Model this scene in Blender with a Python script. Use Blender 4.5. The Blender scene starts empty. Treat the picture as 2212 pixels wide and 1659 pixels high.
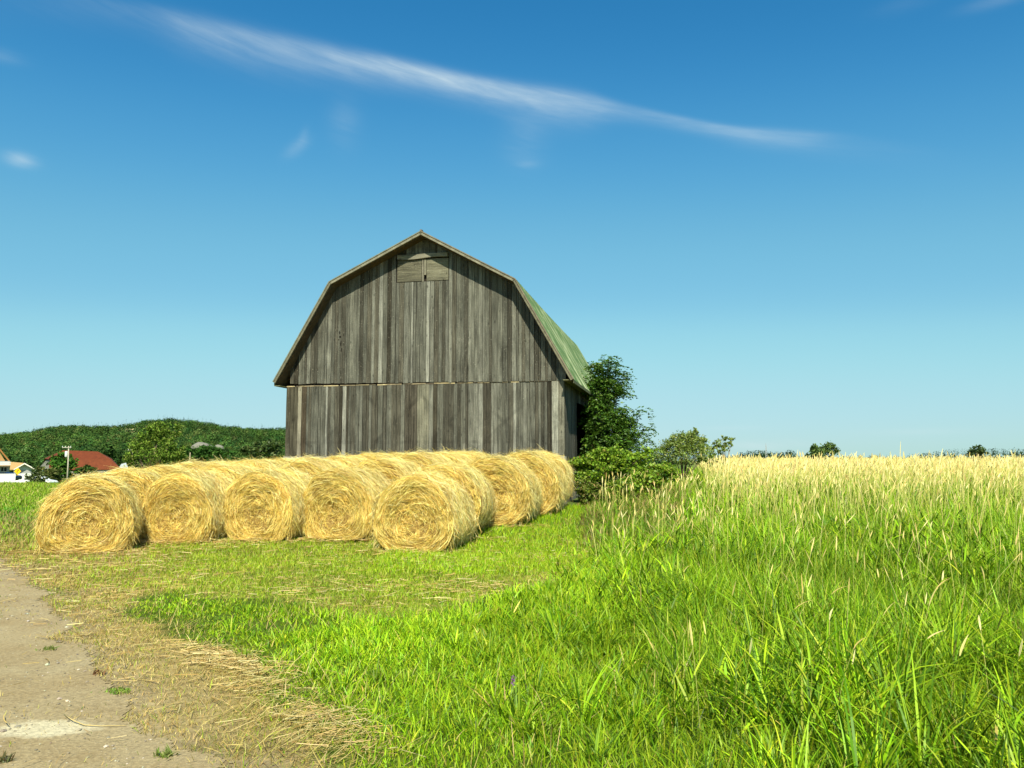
import bpy, math, random
import numpy as np
from mathutils import Vector, Matrix

S = bpy.context.scene
COL = S.collection
rng = np.random.default_rng(11)
random.seed(5)
R = math.radians

# ------------------------------------------------------------------ camera
FPX = 800.0                       # focal length in pixels of a 1024 wide frame
PITCH = math.atan(76.0 / FPX)
CAMZ = 1.69
cam_d = bpy.data.cameras.new('camera')
cam = bpy.data.objects.new('camera', cam_d)
COL.objects.link(cam)
cam_d.sensor_width = 36.0
cam_d.lens = FPX / 1024.0 * 36.0
cam_d.clip_start = 0.05
cam_d.clip_end = 6000
cam.location = (0, 0, CAMZ)
cam.rotation_euler = (R(90) + PITCH, 0, 0)
S.camera = cam
S.render.resolution_x, S.render.resolution_y = 1024, 768

# ------------------------------------------------------------------ exposure, sun, sky
S.view_settings.view_transform = 'Standard'
S.view_settings.look = 'None'
S.view_settings.gamma = 1.0
S.view_settings.exposure = 0.72
S.cycles.max_bounces = 6
S.cycles.transparent_max_bounces = 4

SUN_EL = R(47)
sx, sy = 0.04, -1.0
sl = math.hypot(sx, sy)
SUN = Vector((sx / sl * math.cos(SUN_EL), sy / sl * math.cos(SUN_EL), math.sin(SUN_EL)))
sd = bpy.data.lights.new('sun', 'SUN')
sd.energy = 4.8
sd.angle = R(0.5)
sd.color = (1.0, 0.94, 0.70)
so = bpy.data.objects.new('sun', sd)
COL.objects.link(so)
so.rotation_euler = SUN.to_track_quat('Z', 'Y').to_euler()
so.location = (-20, -40, 60)


def N(nt, typ, **kw):
    n = nt.nodes.new(typ)
    for k, v in kw.items():
        if k == 'inp':
            for a, b in v.items():
                n.inputs[a].default_value = b
        else:
            setattr(n, k, v)
    return n


def math_node(nt, op, a, b=None, c=None, clamp=False):
    n = nt.nodes.new('ShaderNodeMath')
    n.operation = op
    n.use_clamp = clamp
    for i, v in enumerate((a, b, c)):
        if v is None:
            continue
        if isinstance(v, (int, float)):
            n.inputs[i].default_value = v
        else:
            nt.links.new(v, n.inputs[i])
    return n.outputs[0]


def mix_col(nt, fac, a, b, mode='MIX'):
    n = nt.nodes.new('ShaderNodeMix')
    n.data_type = 'RGBA'
    n.blend_type = mode
    for s, v in ((n.inputs[0], fac), (n.inputs[6], a), (n.inputs[7], b)):
        if isinstance(v, (int, float)):
            s.default_value = v
        elif isinstance(v, tuple):
            s.default_value = (*v[:3], 1)
        else:
            nt.links.new(v, s)
    return n.outputs[2]


def maprange(nt, v, a, b, c=0.0, d=1.0, smooth=False):
    n = nt.nodes.new('ShaderNodeMapRange')
    if smooth:
        n.interpolation_type = 'SMOOTHSTEP'
    nt.links.new(v, n.inputs[0])
    for i, x in enumerate((a, b, c, d)):
        n.inputs[i + 1].default_value = x
    return n.outputs[0]


def float_curve(nt, v, pts):
    n = nt.nodes.new('ShaderNodeFloatCurve')
    cu = n.mapping.curves[0]
    pts = sorted(pts)
    while len(cu.points) < len(pts):
        cu.points.new(0.5, 0.5)
    for p, (x, y) in zip(cu.points, pts):
        p.location = (x, y)
        p.handle_type = 'AUTO'
    n.mapping.use_clip = False
    n.mapping.update()
    nt.links.new(v, n.inputs[1])
    return n.outputs[0]


def pix_dir(px, py):
    """direction of the photograph's pixel (1024 frame)."""
    xc, yc = (px - 512) / FPX, (384 - py) / FPX
    c, s = math.cos(PITCH), math.sin(PITCH)
    return np.array([xc, c - yc * s, s + yc * c])


def azel(px, py):
    d = pix_dir(px, py)
    return math.atan2(d[0], d[1]), math.atan2(d[2], math.hypot(d[0], d[1]))


W = bpy.data.worlds.new('World')
S.world = W
W.use_nodes = True
nt = W.node_tree
nt.nodes.clear()
out = N(nt, 'ShaderNodeOutputWorld')
bg = N(nt, 'ShaderNodeBackground')
SKY_STRENGTH = 0.12
bg.inputs[1].default_value = SKY_STRENGTH
sky = N(nt, 'ShaderNodeTexSky', sky_type='NISHITA', sun_disc=False, sun_elevation=SUN_EL,
        sun_rotation=math.atan2(SUN.x, SUN.y) % (2 * math.pi), altitude=0, air_density=1.0, dust_density=0.35,
        ozone_density=2.2)
# the camera's response to the physical sky, channel by channel
srgb = N(nt, 'ShaderNodeSeparateColor')
nt.links.new(sky.outputs[0], srgb.inputs[0])
crgb = N(nt, 'ShaderNodeCombineColor')
RESP = ([(0, 0), (.122, .020), (.177, .057), (.255, .120), (.33, .158), (.438, .230), (.907, .350), (1.6, .45)],
        [(0, 0), (.208, .150), (.296, .246), (.414, .345), (.52, .397), (.656, .480), (.955, .532), (1.6, .60)],
        [(0, 0), (.375, .342), (.507, .452), (.66, .510), (.767, .545), (.875, .572), (1.6, .60)])
for ch in range(3):
    v = float_curve(nt, math_node(nt, 'MULTIPLY', srgb.outputs[ch], SKY_STRENGTH), RESP[ch])
    nt.links.new(math_node(nt, 'MULTIPLY', v, 0.86 / SKY_STRENGTH), crgb.inputs[ch])
# cirrus: laid out by compass bearing and elevation on the sky
tc = N(nt, 'ShaderNodeTexCoord')
sep = N(nt, 'ShaderNodeSeparateXYZ')
nt.links.new(tc.outputs['Generated'], sep.inputs[0])
az = math_node(nt, 'ARCTAN2', sep.outputs[0], sep.outputs[1])
hor = math_node(nt, 'SQRT', math_node(nt, 'ADD', math_node(nt, 'MULTIPLY', sep.outputs[0], sep.outputs[0]),
                                      math_node(nt, 'MULTIPLY', sep.outputs[1], sep.outputs[1])))
el = math_node(nt, 'ARCTAN2', sep.outputs[2], hor)
azn = maprange(nt, az, -0.75, 0.75)            # 0..1 over the part of the sky that has clouds
K = 1024 / 2212


def azx(X, Y):
    a, e = azel(X * K, Y * K)
    return (a + 0.75) / 1.5, e


core = [(-200, -10), (100, -5), (300, 22), (420, 52), (600, 95), (760, 125), (900, 151), (1050, 184), (1200, 209), (1300, 224),
        (1400, 244), (1500, 265), (1600, 283), (1700, 291), (1800, 300), (1950, 322), (2150, 350)]
center = float_curve(nt, azn, [(0.0, azx(-200, -30)[1])] + [azx(x, y) for x, y in core] + [(1.0, azx(2150, 350)[1] - 0.03)])
wid = float_curve(nt, azn, [(azx(x, 150)[0], w) for x, w in
                            ((-200, .015), (300, .010), (420, .012), (600, .0125), (760, .0105), (900, .009), (1100, .0100), (1230, .0115),
                             (1350, .0065), (1500, .0052), (1620, .0065), (1750, .008), (1900, .010), (2150, .015))])
inten = float_curve(nt, azn, [(azx(x, 150)[0], w) for x, w in
                              ((-200, 0.0), (150, .05), (300, .10), (420, .22), (600, .29), (760, .40), (900, .50), (1050, .46), (1200, .40),
                               (1280, .34), (1360, .20), (1450, .19), (1600, .26), (1700, .20), (1800, .08), (1900, .03), (2150, 0.0))])
dev = math_node(nt, 'SUBTRACT', el, center)
# wisps drag below the core: softer underside
mp = N(nt, 'ShaderNodeCombineXYZ')
al = math_node(nt, 'ADD', az, math_node(nt, 'MULTIPLY', el, -0.1))
nt.links.new(math_node(nt, 'MULTIPLY', al, 7.0), mp.inputs[0])
nt.links.new(math_node(nt, 'MULTIPLY', math_node(nt, 'ADD', el, math_node(nt, 'MULTIPLY', az, 0.20)), 42.0), mp.inputs[1])
nz = N(nt, 'ShaderNodeTexNoise', inp={'Scale': 1.0, 'Detail': 6.0, 'Roughness': 0.6, 'Distortion': 0.6})
nt.links.new(mp.outputs[0], nz.inputs['Vector'])
mp3 = N(nt, 'ShaderNodeCombineXYZ')
nt.links.new(math_node(nt, 'MULTIPLY', az, 16.0), mp3.inputs[0])
nt.links.new(math_node(nt, 'MULTIPLY', math_node(nt, 'ADD', el, math_node(nt, 'MULTIPLY', az, 0.20)), 120.0), mp3.inputs[1])
nz3 = N(nt, 'ShaderNodeTexNoise', inp={'Scale': 1.0, 'Detail': 5.0, 'Roughness': 0.6, 'Distortion': 0.4})
nt.links.new(mp3.outputs[0], nz3.inputs['Vector'])
streak = math_node(nt, 'MULTIPLY', maprange(nt, nz.outputs[0], 0.25, 0.75, 0.65, 1.25), maprange(nt, nz3.outputs[0], 0.3, 0.7, 0.72, 1.2))
up = math_node(nt, 'MULTIPLY', math_node(nt, 'MAXIMUM', dev, 0.0), 1.25)
dn = math_node(nt, 'MULTIPLY', math_node(nt, 'MINIMUM', dev, 0.0), 0.50)
dd = math_node(nt, 'DIVIDE', math_node(nt, 'ADD', up, dn), wid)
g = math_node(nt, 'EXPONENT', math_node(nt, 'MULTIPLY', math_node(nt, 'MULTIPLY', dd, dd), -1.0))
cloud = math_node(nt, 'MULTIPLY', math_node(nt, 'MULTIPLY', g, inten), streak)


def wisp(X, Y, ra, re, k, tilt=0.0):
    global cloud
    a0, e0 = azel(X * K, Y * K)
    da = math_node(nt, 'SUBTRACT', az, a0)
    de = math_node(nt, 'SUBTRACT', math_node(nt, 'SUBTRACT', el, e0), math_node(nt, 'MULTIPLY', da, tilt))
    q = math_node(nt, 'ADD', math_node(nt, 'POWER', math_node(nt, 'ABSOLUTE', math_node(nt, 'DIVIDE', da, ra)), 2.0),
                  math_node(nt, 'POWER', math_node(nt, 'ABSOLUTE', math_node(nt, 'DIVIDE', de, re)), 2.0))
    w = math_node(nt, 'MULTIPLY', math_node(nt, 'EXPONENT', math_node(nt, 'MULTIPLY', q, -1.0)), k)
    w = math_node(nt, 'MULTIPLY', w, maprange(nt, nz.outputs[0], 0.3, 0.7, 0.35, 1.4))
    cloud = math_node(nt, 'ADD', cloud, w)


wisp(642, 318, .013, .008, .19, 0.5)
wisp(655, 296, .006, .009, .08, 0.8)
wisp(745, 265, .018, .026, .075)
wisp(45, 345, .014, .007, .30)
wisp(1135, 300, .026, .030, .085, 0.0)
wisp(1140, 355, .014, .004, .06)
wisp(2150, 3, .03, .006, .10)
wisp(1950, 10, .03, .008, .03)
wisp(0, 118, .02, .006, .12)
wisp(1665, 962, .045, .006, .30)
wisp(1990, 932, .05, .004, .14)
wisp(1580, 925, .03, .003, .14)
wisp(1300, 965, .05, .006, .25)
cl = math_node(nt, 'MINIMUM', cloud, 0.9)
nt.links.new(mix_col(nt, cl, crgb.outputs[0], (3.6, 4.3, 4.5)), bg.inputs[0])
nt.links.new(bg.outputs[0], out.inputs[0])

# ------------------------------------------------------------------ helpers
def vnoise(x, y, seed=0):
    x = np.asarray(x, float); y = np.asarray(y, float)
    xi, yi = np.floor(x).astype(np.int64), np.floor(y).astype(np.int64)
    fx, fy = x - xi, y - yi
    fx, fy = fx * fx * (3 - 2 * fx), fy * fy * (3 - 2 * fy)

    def h(a, b):
        v = (a * 374761393 + b * 668265263 + seed * 1442695041) & 0xffffffff
        v = ((v ^ (v >> 13)) * 1274126177) & 0xffffffff
        return ((v ^ (v >> 16)) & 0xffff) / 65535.0
    return (h(xi, yi) * (1 - fx) + h(xi + 1, yi) * fx) * (1 - fy) + (h(xi, yi + 1) * (1 - fx) + h(xi + 1, yi + 1) * fx) * fy


def fbm(x, y, seed=0, o=3):
    s, a, t = 0, 0.5, 0
    for i in range(o):
        s = s + a * vnoise(x * 2 ** i, y * 2 ** i, seed + i * 17); t += a; a *= .5
    return s / t


def sstep(v, a, b):
    t = np.clip((np.asarray(v, float) - a) / (b - a), 0, 1)
    return t * t * (3 - 2 * t)


def terrain(x, y):
    x = np.asarray(x, float); y = np.asarray(y, float)
    z = 0.46 * sstep(y, 13.8, 20.5) * sstep(x, -9.5, -1.5) + 0.10 * sstep(y, 19, 30) * sstep(x, -9.5, -1.5) * (1 - sstep(x, 3, 6))
    z = z + 0.15 * sstep(y, 14, 20) * (1 - sstep(x, -9.5, -1.5)) * sstep(x, -14, -8)
    z = z + 0.12 * sstep(x, 1.5, 7) * sstep(y, 6, 13)
    z = z - 3.0 * sstep(-x + 0.25 * y, 18, 110) * sstep(y, 25, 140) * sstep(-x, -10, 30)
    z = z - 2.5 * sstep(y, 90, 400) * sstep(x, 0, 60)
    near = 1 - sstep(np.hypot(x, y), 30, 60)
    z = z + near * 0.05 * (fbm(x * .5, y * .5, 3) - .5) * sstep(y, 2, 6)
    return z


def ground_pt(px, py):
    d = pix_dir(px, py)
    t = CAMZ / max(-d[2], 1e-4)
    for _ in range(30):
        p = d * t
        z = float(terrain(p[0], p[1]))
        t = 0.5 * t + 0.5 * (z - CAMZ) / d[2]
    p = d * t
    return np.array([p[0], p[1], float(terrain(p[0], p[1]))])


def at_depth(px, py, depth):
    """point of that pixel's ray at world y = depth"""
    d = pix_dir(px, py)
    p = d * (depth / d[1])
    return np.array([p[0], p[1], p[2] + CAMZ])


def project(x, y, z):
    c, s = math.cos(PITCH), math.sin(PITCH)
    zz = z - CAMZ
    f = y * c + zz * s
    u = -y * s + zz * c
    return 512 + FPX * x / f, 384 - FPX * u / f


def inpoly(px, py, poly):
    ins = np.zeros(px.shape, bool)
    n = len(poly)
    j = n - 1
    for i in range(n):
        xi, yi = poly[i]; xj, yj = poly[j]
        c = ((yi > py) != (yj > py)) & (px < (xj - xi) * (py - yi) / ((yj - yi) if yj != yi else 1e-9) + xi)
        ins ^= c
        j = i
    return ins


def link(name, me, parent=None):
    o = bpy.data.objects.new(name, me)
    COL.objects.link(o)
    if parent is not None:
        o.parent = parent
    return o


def tag(o, label=None, cat=None, group=None, kind=None):
    if label: o['label'] = label
    if cat: o['category'] = cat
    if group: o['group'] = group
    if kind: o['kind'] = kind
    return o


def empty(name, loc, rz=0.0):
    o = bpy.data.objects.new(name, None)
    COL.objects.link(o)
    o.location = tuple(float(v) for v in loc)
    o.rotation_euler = (0, 0, rz)
    o.empty_display_size = 0.2
    return o


def mk(name, V, faces, mats, parent=None, col=None, smooth=False, midx=None):
    """faces: list of int arrays (n,k)"""
    V = np.asarray(V, np.float32)
    me = bpy.data.meshes.new(name)
    me.vertices.add(len(V))
    me.vertices.foreach_set('co', V.ravel())
    faces = [np.asarray(f, np.int32) for f in faces if len(f)]
    nl = sum(f.size for f in faces); npol = sum(len(f) for f in faces)
    me.loops.add(nl)
    me.polygons.add(npol)
    me.loops.foreach_set('vertex_index', np.concatenate([f.ravel() for f in faces]))
    tot = np.concatenate([np.full(len(f), f.shape[1], np.int32) for f in faces])
    st = np.concatenate([[0], np.cumsum(tot)[:-1]]).astype(np.int32)
    me.polygons.foreach_set('loop_start', st)
    me.polygons.foreach_set('loop_total', tot)
    me.polygons.foreach_set('use_smooth', np.full(npol, bool(smooth)))
    if midx is not None:
        me.polygons.foreach_set('material_index', np.asarray(midx, np.int32))
    for m in (mats if isinstance(mats, (list, tuple)) else [mats]):
        me.materials.append(m)
    if col is not None:
        col = np.asarray(col, np.float32)
        if col.shape[1] == 3:
            col = np.concatenate([col, np.ones((len(col), 1), np.float32)], 1)
        ca = me.color_attributes.new('tone', 'FLOAT_COLOR', 'POINT')
        ca.data.foreach_set('color', col.ravel())
    me.update(calc_edges=True)
    me.validate()
    return link(name, me, parent)


class MB:
    """collects solids; faces of 3 or 4 or n"""
    def __init__(self):
        self.v = []; self.f = []; self.c = []; self.n = 0

    def add(self, V, F, col=(1, 1, 1)):
        V = np.asarray(V, float)
        self.v.append(V)
        self.f += [[i + self.n for i in f] for f in F]
        c = np.asarray(col, float)
        self.c.append(np.broadcast_to(c, (len(V), 3)) if c.ndim == 1 else c)
        self.n += len(V)

    def box(self, lo, hi, col=(1, 1, 1), jit=0.0, M=None):
        x0, y0, z0 = lo; x1, y1, z1 = hi
        V = np.array([[x0, y0, z0], [x1, y0, z0], [x1, y1, z0], [x0, y1, z0], [x0, y0, z1], [x1, y0, z1], [x1, y1, z1], [x0, y1, z1]], float)
        if jit:
            V = V + rng.normal(0, jit, V.shape)
        if M is not None:
            V = np.array([M @ Vector(p) for p in V])
        self.add(V, [[0, 3, 2, 1], [4, 5, 6, 7], [0, 1, 5, 4], [1, 2, 6, 5], [2, 3, 7, 6], [3, 0, 4, 7]], col)

    def prism(self, poly, y0, y1, col=(1, 1, 1)):
        """poly in (x,z), extruded along y"""
        n = len(poly)
        V = [[p[0], y0, p[1]] for p in poly] + [[p[0], y1, p[1]] for p in poly]
        F = [list(range(n)), list(range(2 * n - 1, n - 1, -1))]
        F += [[i, n + i, n + (i + 1) % n, (i + 1) % n] for i in range(n)]
        self.add(V, F, col)

    def beam(self, a, b, w, h, col=(1, 1, 1)):
        a, b = Vector(a), Vector(b)
        q = (b - a).to_track_quat('X', 'Z').to_matrix().to_4x4()
        M = Matrix.Translation(a) @ q
        self.box((0, -w / 2, -h / 2), ((b - a).length, w / 2, h / 2), col, M=M)

    def tube(self, pts, rad, n=7, col=(1, 1, 1), cap=True):
        pts = [Vector(p) for p in pts]
        V = []; F = []
        for i, p in enumerate(pts):
            t = (pts[min(i + 1, len(pts) - 1)] - pts[max(i - 1, 0)]).normalized()
            a = t.orthogonal().normalized()
            if abs(t.z) < 0.99:
                a = t.cross(Vector((0, 0, 1))).normalized()
            else:
                a = Vector((1, 0, 0))
            b = t.cross(a).normalized()
            for k in range(n):
                th = 2 * math.pi * k / n
                V.append(p + (a * math.cos(th) + b * math.sin(th)) * rad[i])
        for i in range(len(pts) - 1):
            for k in range(n):
                F.append([i * n + k, i * n + (k + 1) % n, (i + 1) * n + (k + 1) % n, (i + 1) * n + k])
        if cap:
            F.append(list(range(n))[::-1]); F.append([(len(pts) - 1) * n + k for k in range(n)])
        self.add(np.array([tuple(v) for v in V]), F, col)

    def build(self, name, mats, parent=None, smooth=False):
        V = np.concatenate(self.v); C = np.concatenate(self.c)
        by = {}
        for f in self.f:
            by.setdefault(len(f), []).append(f)
        return mk(name, V, [np.array(v) for v in by.values()], mats, parent, C, smooth)


def ribbons(C, Sd, Wd, col):
    """C (n,k,3) centre lines, Sd (n,1|k,3) side vectors, Wd (n,k) widths, col (n,3)"""
    n, k, _ = C.shape
    h = Sd * (Wd[..., None] * 0.5)
    V = np.stack([C - h, C + h], 2).reshape(-1, 3)
    b = (np.arange(n) * 2 * k)[:, None] + (np.arange(k - 1) * 2)[None]
    F = np.stack([b, b + 1, b + 3, b + 2], -1).reshape(-1, 4)
    return V, F, np.repeat(col, 2 * k, 0)


def blades(x, y, h, w, lean, bend, col, seg=4, yaw=None, z=None, twist=0.9, base=0.0):
    n = len(x)
    yaw = rng.uniform(0, 2 * np.pi, n) if yaw is None else yaw
    z = terrain(x, y) if z is None else z
    t = np.linspace(0, 1, seg + 1)[None]
    out_ = h[:, None] * (lean[:, None] * t + bend[:, None] * t ** 2.2)
    zz = h[:, None] * (t * np.sqrt(np.clip(1 - lean[:, None] ** 2, .05, 1)) - 0.75 * np.clip(bend, 0, 2)[:, None] ** 1.5 * t ** 3)
    C = np.stack([x[:, None] + np.cos(yaw)[:, None] * out_, y[:, None] + np.sin(yaw)[:, None] * out_, z[:, None] + zz + base - 0.01], -1)
    sa = yaw + np.pi / 2 + rng.normal(0, twist, n)
    Sd = np.stack([np.cos(sa), np.sin(sa), rng.normal(0, .15, n)], -1)[:, None]
    prof = np.interp(t[0], [0, .3, .7, 1], [.7, 1.0, .7, .06])
    return ribbons(C, Sd, w[:, None] * prof[None], col)


def merge(parts):
    Vs, Fs, Cs, n = [], [], [], 0
    for V, F, C in parts:
        Vs.append(V); Fs.append(F + n); Cs.append(C); n += len(V)
    return np.concatenate(Vs), [np.concatenate(Fs)], np.concatenate(Cs)


def palette(n, cols, p, jit=0.12):
    cols = np.array(cols, float)
    c = cols[rng.choice(len(cols), n, p=np.array(p) / sum(p))]
    return np.clip(c * rng.normal(1, jit, (n, 1)) * rng.normal(1, jit * .35, (n, 3)), 0.002, 0.95)


# ------------------------------------------------------------------ materials
def new_mat(name):
    m = bpy.data.materials.new(name)
    m.use_nodes = True
    m.node_tree.nodes.clear()
    o = N(m.node_tree, 'ShaderNodeOutputMaterial')
    return m, m.node_tree, o


def leaf_mat(name, transl=0.35, gloss=0.06, rough=0.45):
    m, t, o = new_mat(name)
    a = N(t, 'ShaderNodeAttribute', attribute_name='tone')
    d = N(t, 'ShaderNodeBsdfDiffuse')
    tr = N(t, 'ShaderNodeBsdfTranslucent')
    t.links.new(a.outputs[0], d.inputs[0])
    warm = mix_col(t, 1.0, a.outputs[0], (1.15, 1.1, 0.6), 'MULTIPLY')
    t.links.new(warm, tr.inputs[0])
    mx = N(t, 'ShaderNodeMixShader'); mx.inputs[0].default_value = transl
    t.links.new(d.outputs[0], mx.inputs[1]); t.links.new(tr.outputs[0], mx.inputs[2])
    gl = N(t, 'ShaderNodeBsdfGlossy', inp={'Roughness': rough}); gl.inputs[0].default_value = (1, 1, 1, 1)
    m2 = N(t, 'ShaderNodeMixShader'); m2.inputs[0].default_value = gloss
    t.links.new(mx.outputs[0], m2.inputs[1]); t.links.new(gl.outputs[0], m2.inputs[2])
    t.links.new(m2.outputs[0], o.inputs[0])
    return m


def tone_mat(name, rough=0.8, spec=0.2, nscale=6.0, namp=0.3, stretch=(1, 1, 1), bump=0.0, metallic=0.0):
    """attribute colour x noise"""
    m, t, o = new_mat(name)
    b = N(t, 'ShaderNodeBsdfPrincipled', inp={'Roughness': rough, 'Specular IOR Level': spec, 'Metallic': metallic})
    a = N(t, 'ShaderNodeAttribute', attribute_name='tone')
    c = N(t, 'ShaderNodeTexCoord')
    mp_ = N(t, 'ShaderNodeMapping'); mp_.inputs['Scale'].default_value = stretch
    t.links.new(c.outputs['Object'], mp_.inputs[0])
    nz_ = N(t, 'ShaderNodeTexNoise', inp={'Scale': nscale, 'Detail': 5.0, 'Roughness': 0.65})
    t.links.new(mp_.outputs[0], nz_.inputs['Vector'])
    v = maprange(t, nz_.outputs[0], 0.3, 0.7, 1 - namp, 1 + namp)
    n = t.nodes.new('ShaderNodeVectorMath'); n.operation = 'SCALE'
    t.links.new(a.outputs[0], n.inputs[0]); t.links.new(v, n.inputs['Scale'])
    t.links.new(n.outputs[0], b.inputs['Base Color'])
    if bump:
        bp = N(t, 'ShaderNodeBump', inp={'Strength': bump, 'Distance': 0.02})
        t.links.new(nz_.outputs[0], bp.inputs['Height']); t.links.new(bp.outputs[0], b.inputs['Normal'])
    t.links.new(b.outputs[0], o.inputs[0])
    return m


M_grass = leaf_mat('grass_blade', 0.24, 0.018, 0.5)
M_straw = leaf_mat('straw', 0.18, 0.025, 0.5)
M_leaf = leaf_mat('leaf', 0.34, 0.02, 0.45)
M_forest = leaf_mat('forest_leaf', 0.15, 0.0)
M_bark = tone_mat('bark', 0.9, 0.1, 14, 0.35, (1, 1, .3), 0.4)
M_plain = tone_mat('painted', 0.7, 0.2, 3, 0.08)
M_trim = tone_mat('weathered_trim', 0.85, 0.1, 9, 0.35, (1, 1, 1), 0.2)
M_conc = tone_mat('concrete', 0.9, 0.1, 5, 0.25, (1, 1, 1), 0.3)
M_gravel = tone_mat('gravel_heap', 0.9, 0.1, 1.5, 0.2)


def hay_core_mat():
    m, t, o = new_mat('hay_core')
    b = N(t, 'ShaderNodeBsdfPrincipled', inp={'Roughness': 0.9, 'Specular IOR Level': 0.1})
    c = N(t, 'ShaderNodeTexCoord')
    nz_ = N(t, 'ShaderNodeTexNoise', inp={'Scale': 22.0, 'Detail': 6.0, 'Roughness': 0.7})
    t.links.new(c.outputs['Object'], nz_.inputs['Vector'])
    f = maprange(t, nz_.outputs[0], 0.35, 0.7)
    t.links.new(mix_col(t, f, (0.13, 0.075, 0.018), (0.50, 0.34, 0.11)), b.inputs['Base Color'])
    bp = N(t, 'ShaderNodeBump', inp={'Strength': 0.8, 'Distance': 0.03})
    t.links.new(nz_.outputs[0], bp.inputs['Height']); t.links.new(bp.outputs[0], b.inputs['Normal'])
    t.links.new(b.outputs[0], o.inputs[0])
    return m


M_core = hay_core_mat()


def board_mat(name, horizontal=False, ghosts=False):
    m, t, o = new_mat(name)
    b = N(t, 'ShaderNodeBsdfPrincipled', inp={'Roughness': 0.88, 'Specular IOR Level': 0.12})
    a = N(t, 'ShaderNodeAttribute', attribute_name='tone')
    c = N(t, 'ShaderNodeTexCoord')

    def noise(sc, detail, stretch):
        mp_ = N(t, 'ShaderNodeMapping'); mp_.inputs['Scale'].default_value = stretch
        t.links.new(c.outputs['Object'], mp_.inputs[0])
        n_ = N(t, 'ShaderNodeTexNoise', inp={'Scale': sc, 'Detail': detail, 'Roughness': 0.68})
        t.links.new(mp_.outputs[0], n_.inputs['Vector'])
        return n_.outputs[0]
    st = (1, 1, .035) if not horizontal else (.05, 1, 1)
    grain = noise(34, 6, st)
    broad = noise(7, 4, (1, 1, .10) if not horizontal else (.15, 1, 1))
    fine = noise(95, 3, (1, 1, .30) if not horizontal else (.3, 1, 1))
    blot = noise(2.2, 4, (1, 1, .6))
    v = math_node(t, 'MULTIPLY', maprange(t, grain, 0.28, 0.72, 0.42, 1.52), maprange(t, broad, 0.3, 0.7, 0.72, 1.28))
    v = math_node(t, 'MULTIPLY', v, maprange(t, fine, 0.25, 0.75, 0.62, 1.38))
    v = math_node(t, 'MULTIPLY', v, maprange(t, blot, 0.3, 0.7, 0.85, 1.15))
    # long cracks
    crack = noise(26, 2, (1, 1, .02) if not horizontal else (.03, 1, 1))
    ck = maprange(t, math_node(t, 'ABSOLUTE', math_node(t, 'SUBTRACT', crack, 0.5)), 0.0, 0.012, 0.45, 1.0)
    v = math_node(t, 'MULTIPLY', v, ck)
    dark = noise(13, 3, (1, 1, .06) if not horizontal else (.08, 1, 1))
    v = math_node(t, 'MULTIPLY', v, maprange(t, dark, 0.60, 0.72, 1.0, 0.45))
    # knots
    mp2 = N(t, 'ShaderNodeMapping'); mp2.inputs['Scale'].default_value = (5, 5, 2.6)
    t.links.new(c.outputs['Object'], mp2.inputs[0])
    vo = N(t, 'ShaderNodeTexVoronoi', inp={'Scale': 1.0, 'Randomness': 1.0})
    t.links.new(mp2.outputs[0], vo.inputs['Vector'])
    kn = maprange(t, vo.outputs['Distance'], 0.05, 0.16, 0.5, 1.0, True)
    v = math_node(t, 'MULTIPLY', v, kn)
    if ghosts:                       # dark marks left by cross braces and a rail once nailed here
        sp = N(t, 'ShaderNodeSeparateXYZ')
        t.links.new(c.outputs['Object'], sp.inputs[0])
        zz = maprange(t, sp.outputs[2], 1.95, 3.55)
        pp = math_node(t, 'PINGPONG', math_node(t, 'DIVIDE', math_node(t, 'ADD', sp.outputs[0], 0.35), 1.65), 1.0)
        d1 = math_node(t, 'ABSOLUTE', math_node(t, 'SUBTRACT', zz, pp))
        d2 = math_node(t, 'ABSOLUTE', math_node(t, 'SUBTRACT', zz, math_node(t, 'SUBTRACT', 1.0, pp)))
        d3 = math_node(t, 'ABSOLUTE', math_node(t, 'SUBTRACT', zz, 0.16))
        d = math_node(t, 'MINIMUM', math_node(t, 'MINIMUM', d1, d2), math_node(t, 'MULTIPLY', d3, 1.6))
        gm = maprange(t, d, 0.03, 0.06, 1.0, 0.0)
        gm = math_node(t, 'MULTIPLY', gm, maprange(t, blot, 0.44, 0.62, 0.0, 0.32))
        v = math_node(t, 'MULTIPLY', v, math_node(t, 'SUBTRACT', 1.0, gm))
    n = t.nodes.new('ShaderNodeVectorMath'); n.operation = 'SCALE'
    t.links.new(a.outputs[0], n.inputs[0]); t.links.new(v, n.inputs['Scale'])
    # pale scuffs
    sc = noise(30, 2, (1, 1, 1.3))
    pale = maprange(t, sc, 0.66, 0.73, 0.0, 0.75)
    t.links.new(mix_col(t, pale, n.outputs[0], (0.42, 0.40, 0.34)), b.inputs['Base Color'])
    bp = N(t, 'ShaderNodeBump', inp={'Strength': 0.55, 'Distance': 0.006})
    t.links.new(v, bp.inputs['Height']); t.links.new(bp.outputs[0], b.inputs['Normal'])
    t.links.new(b.outputs[0], o.inputs[0])
    return m


M_board = board_mat('grey_board')
M_board_low = board_mat('grey_board_lower', ghosts=True)
M_board_h = board_mat('grey_board_level', True)


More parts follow.
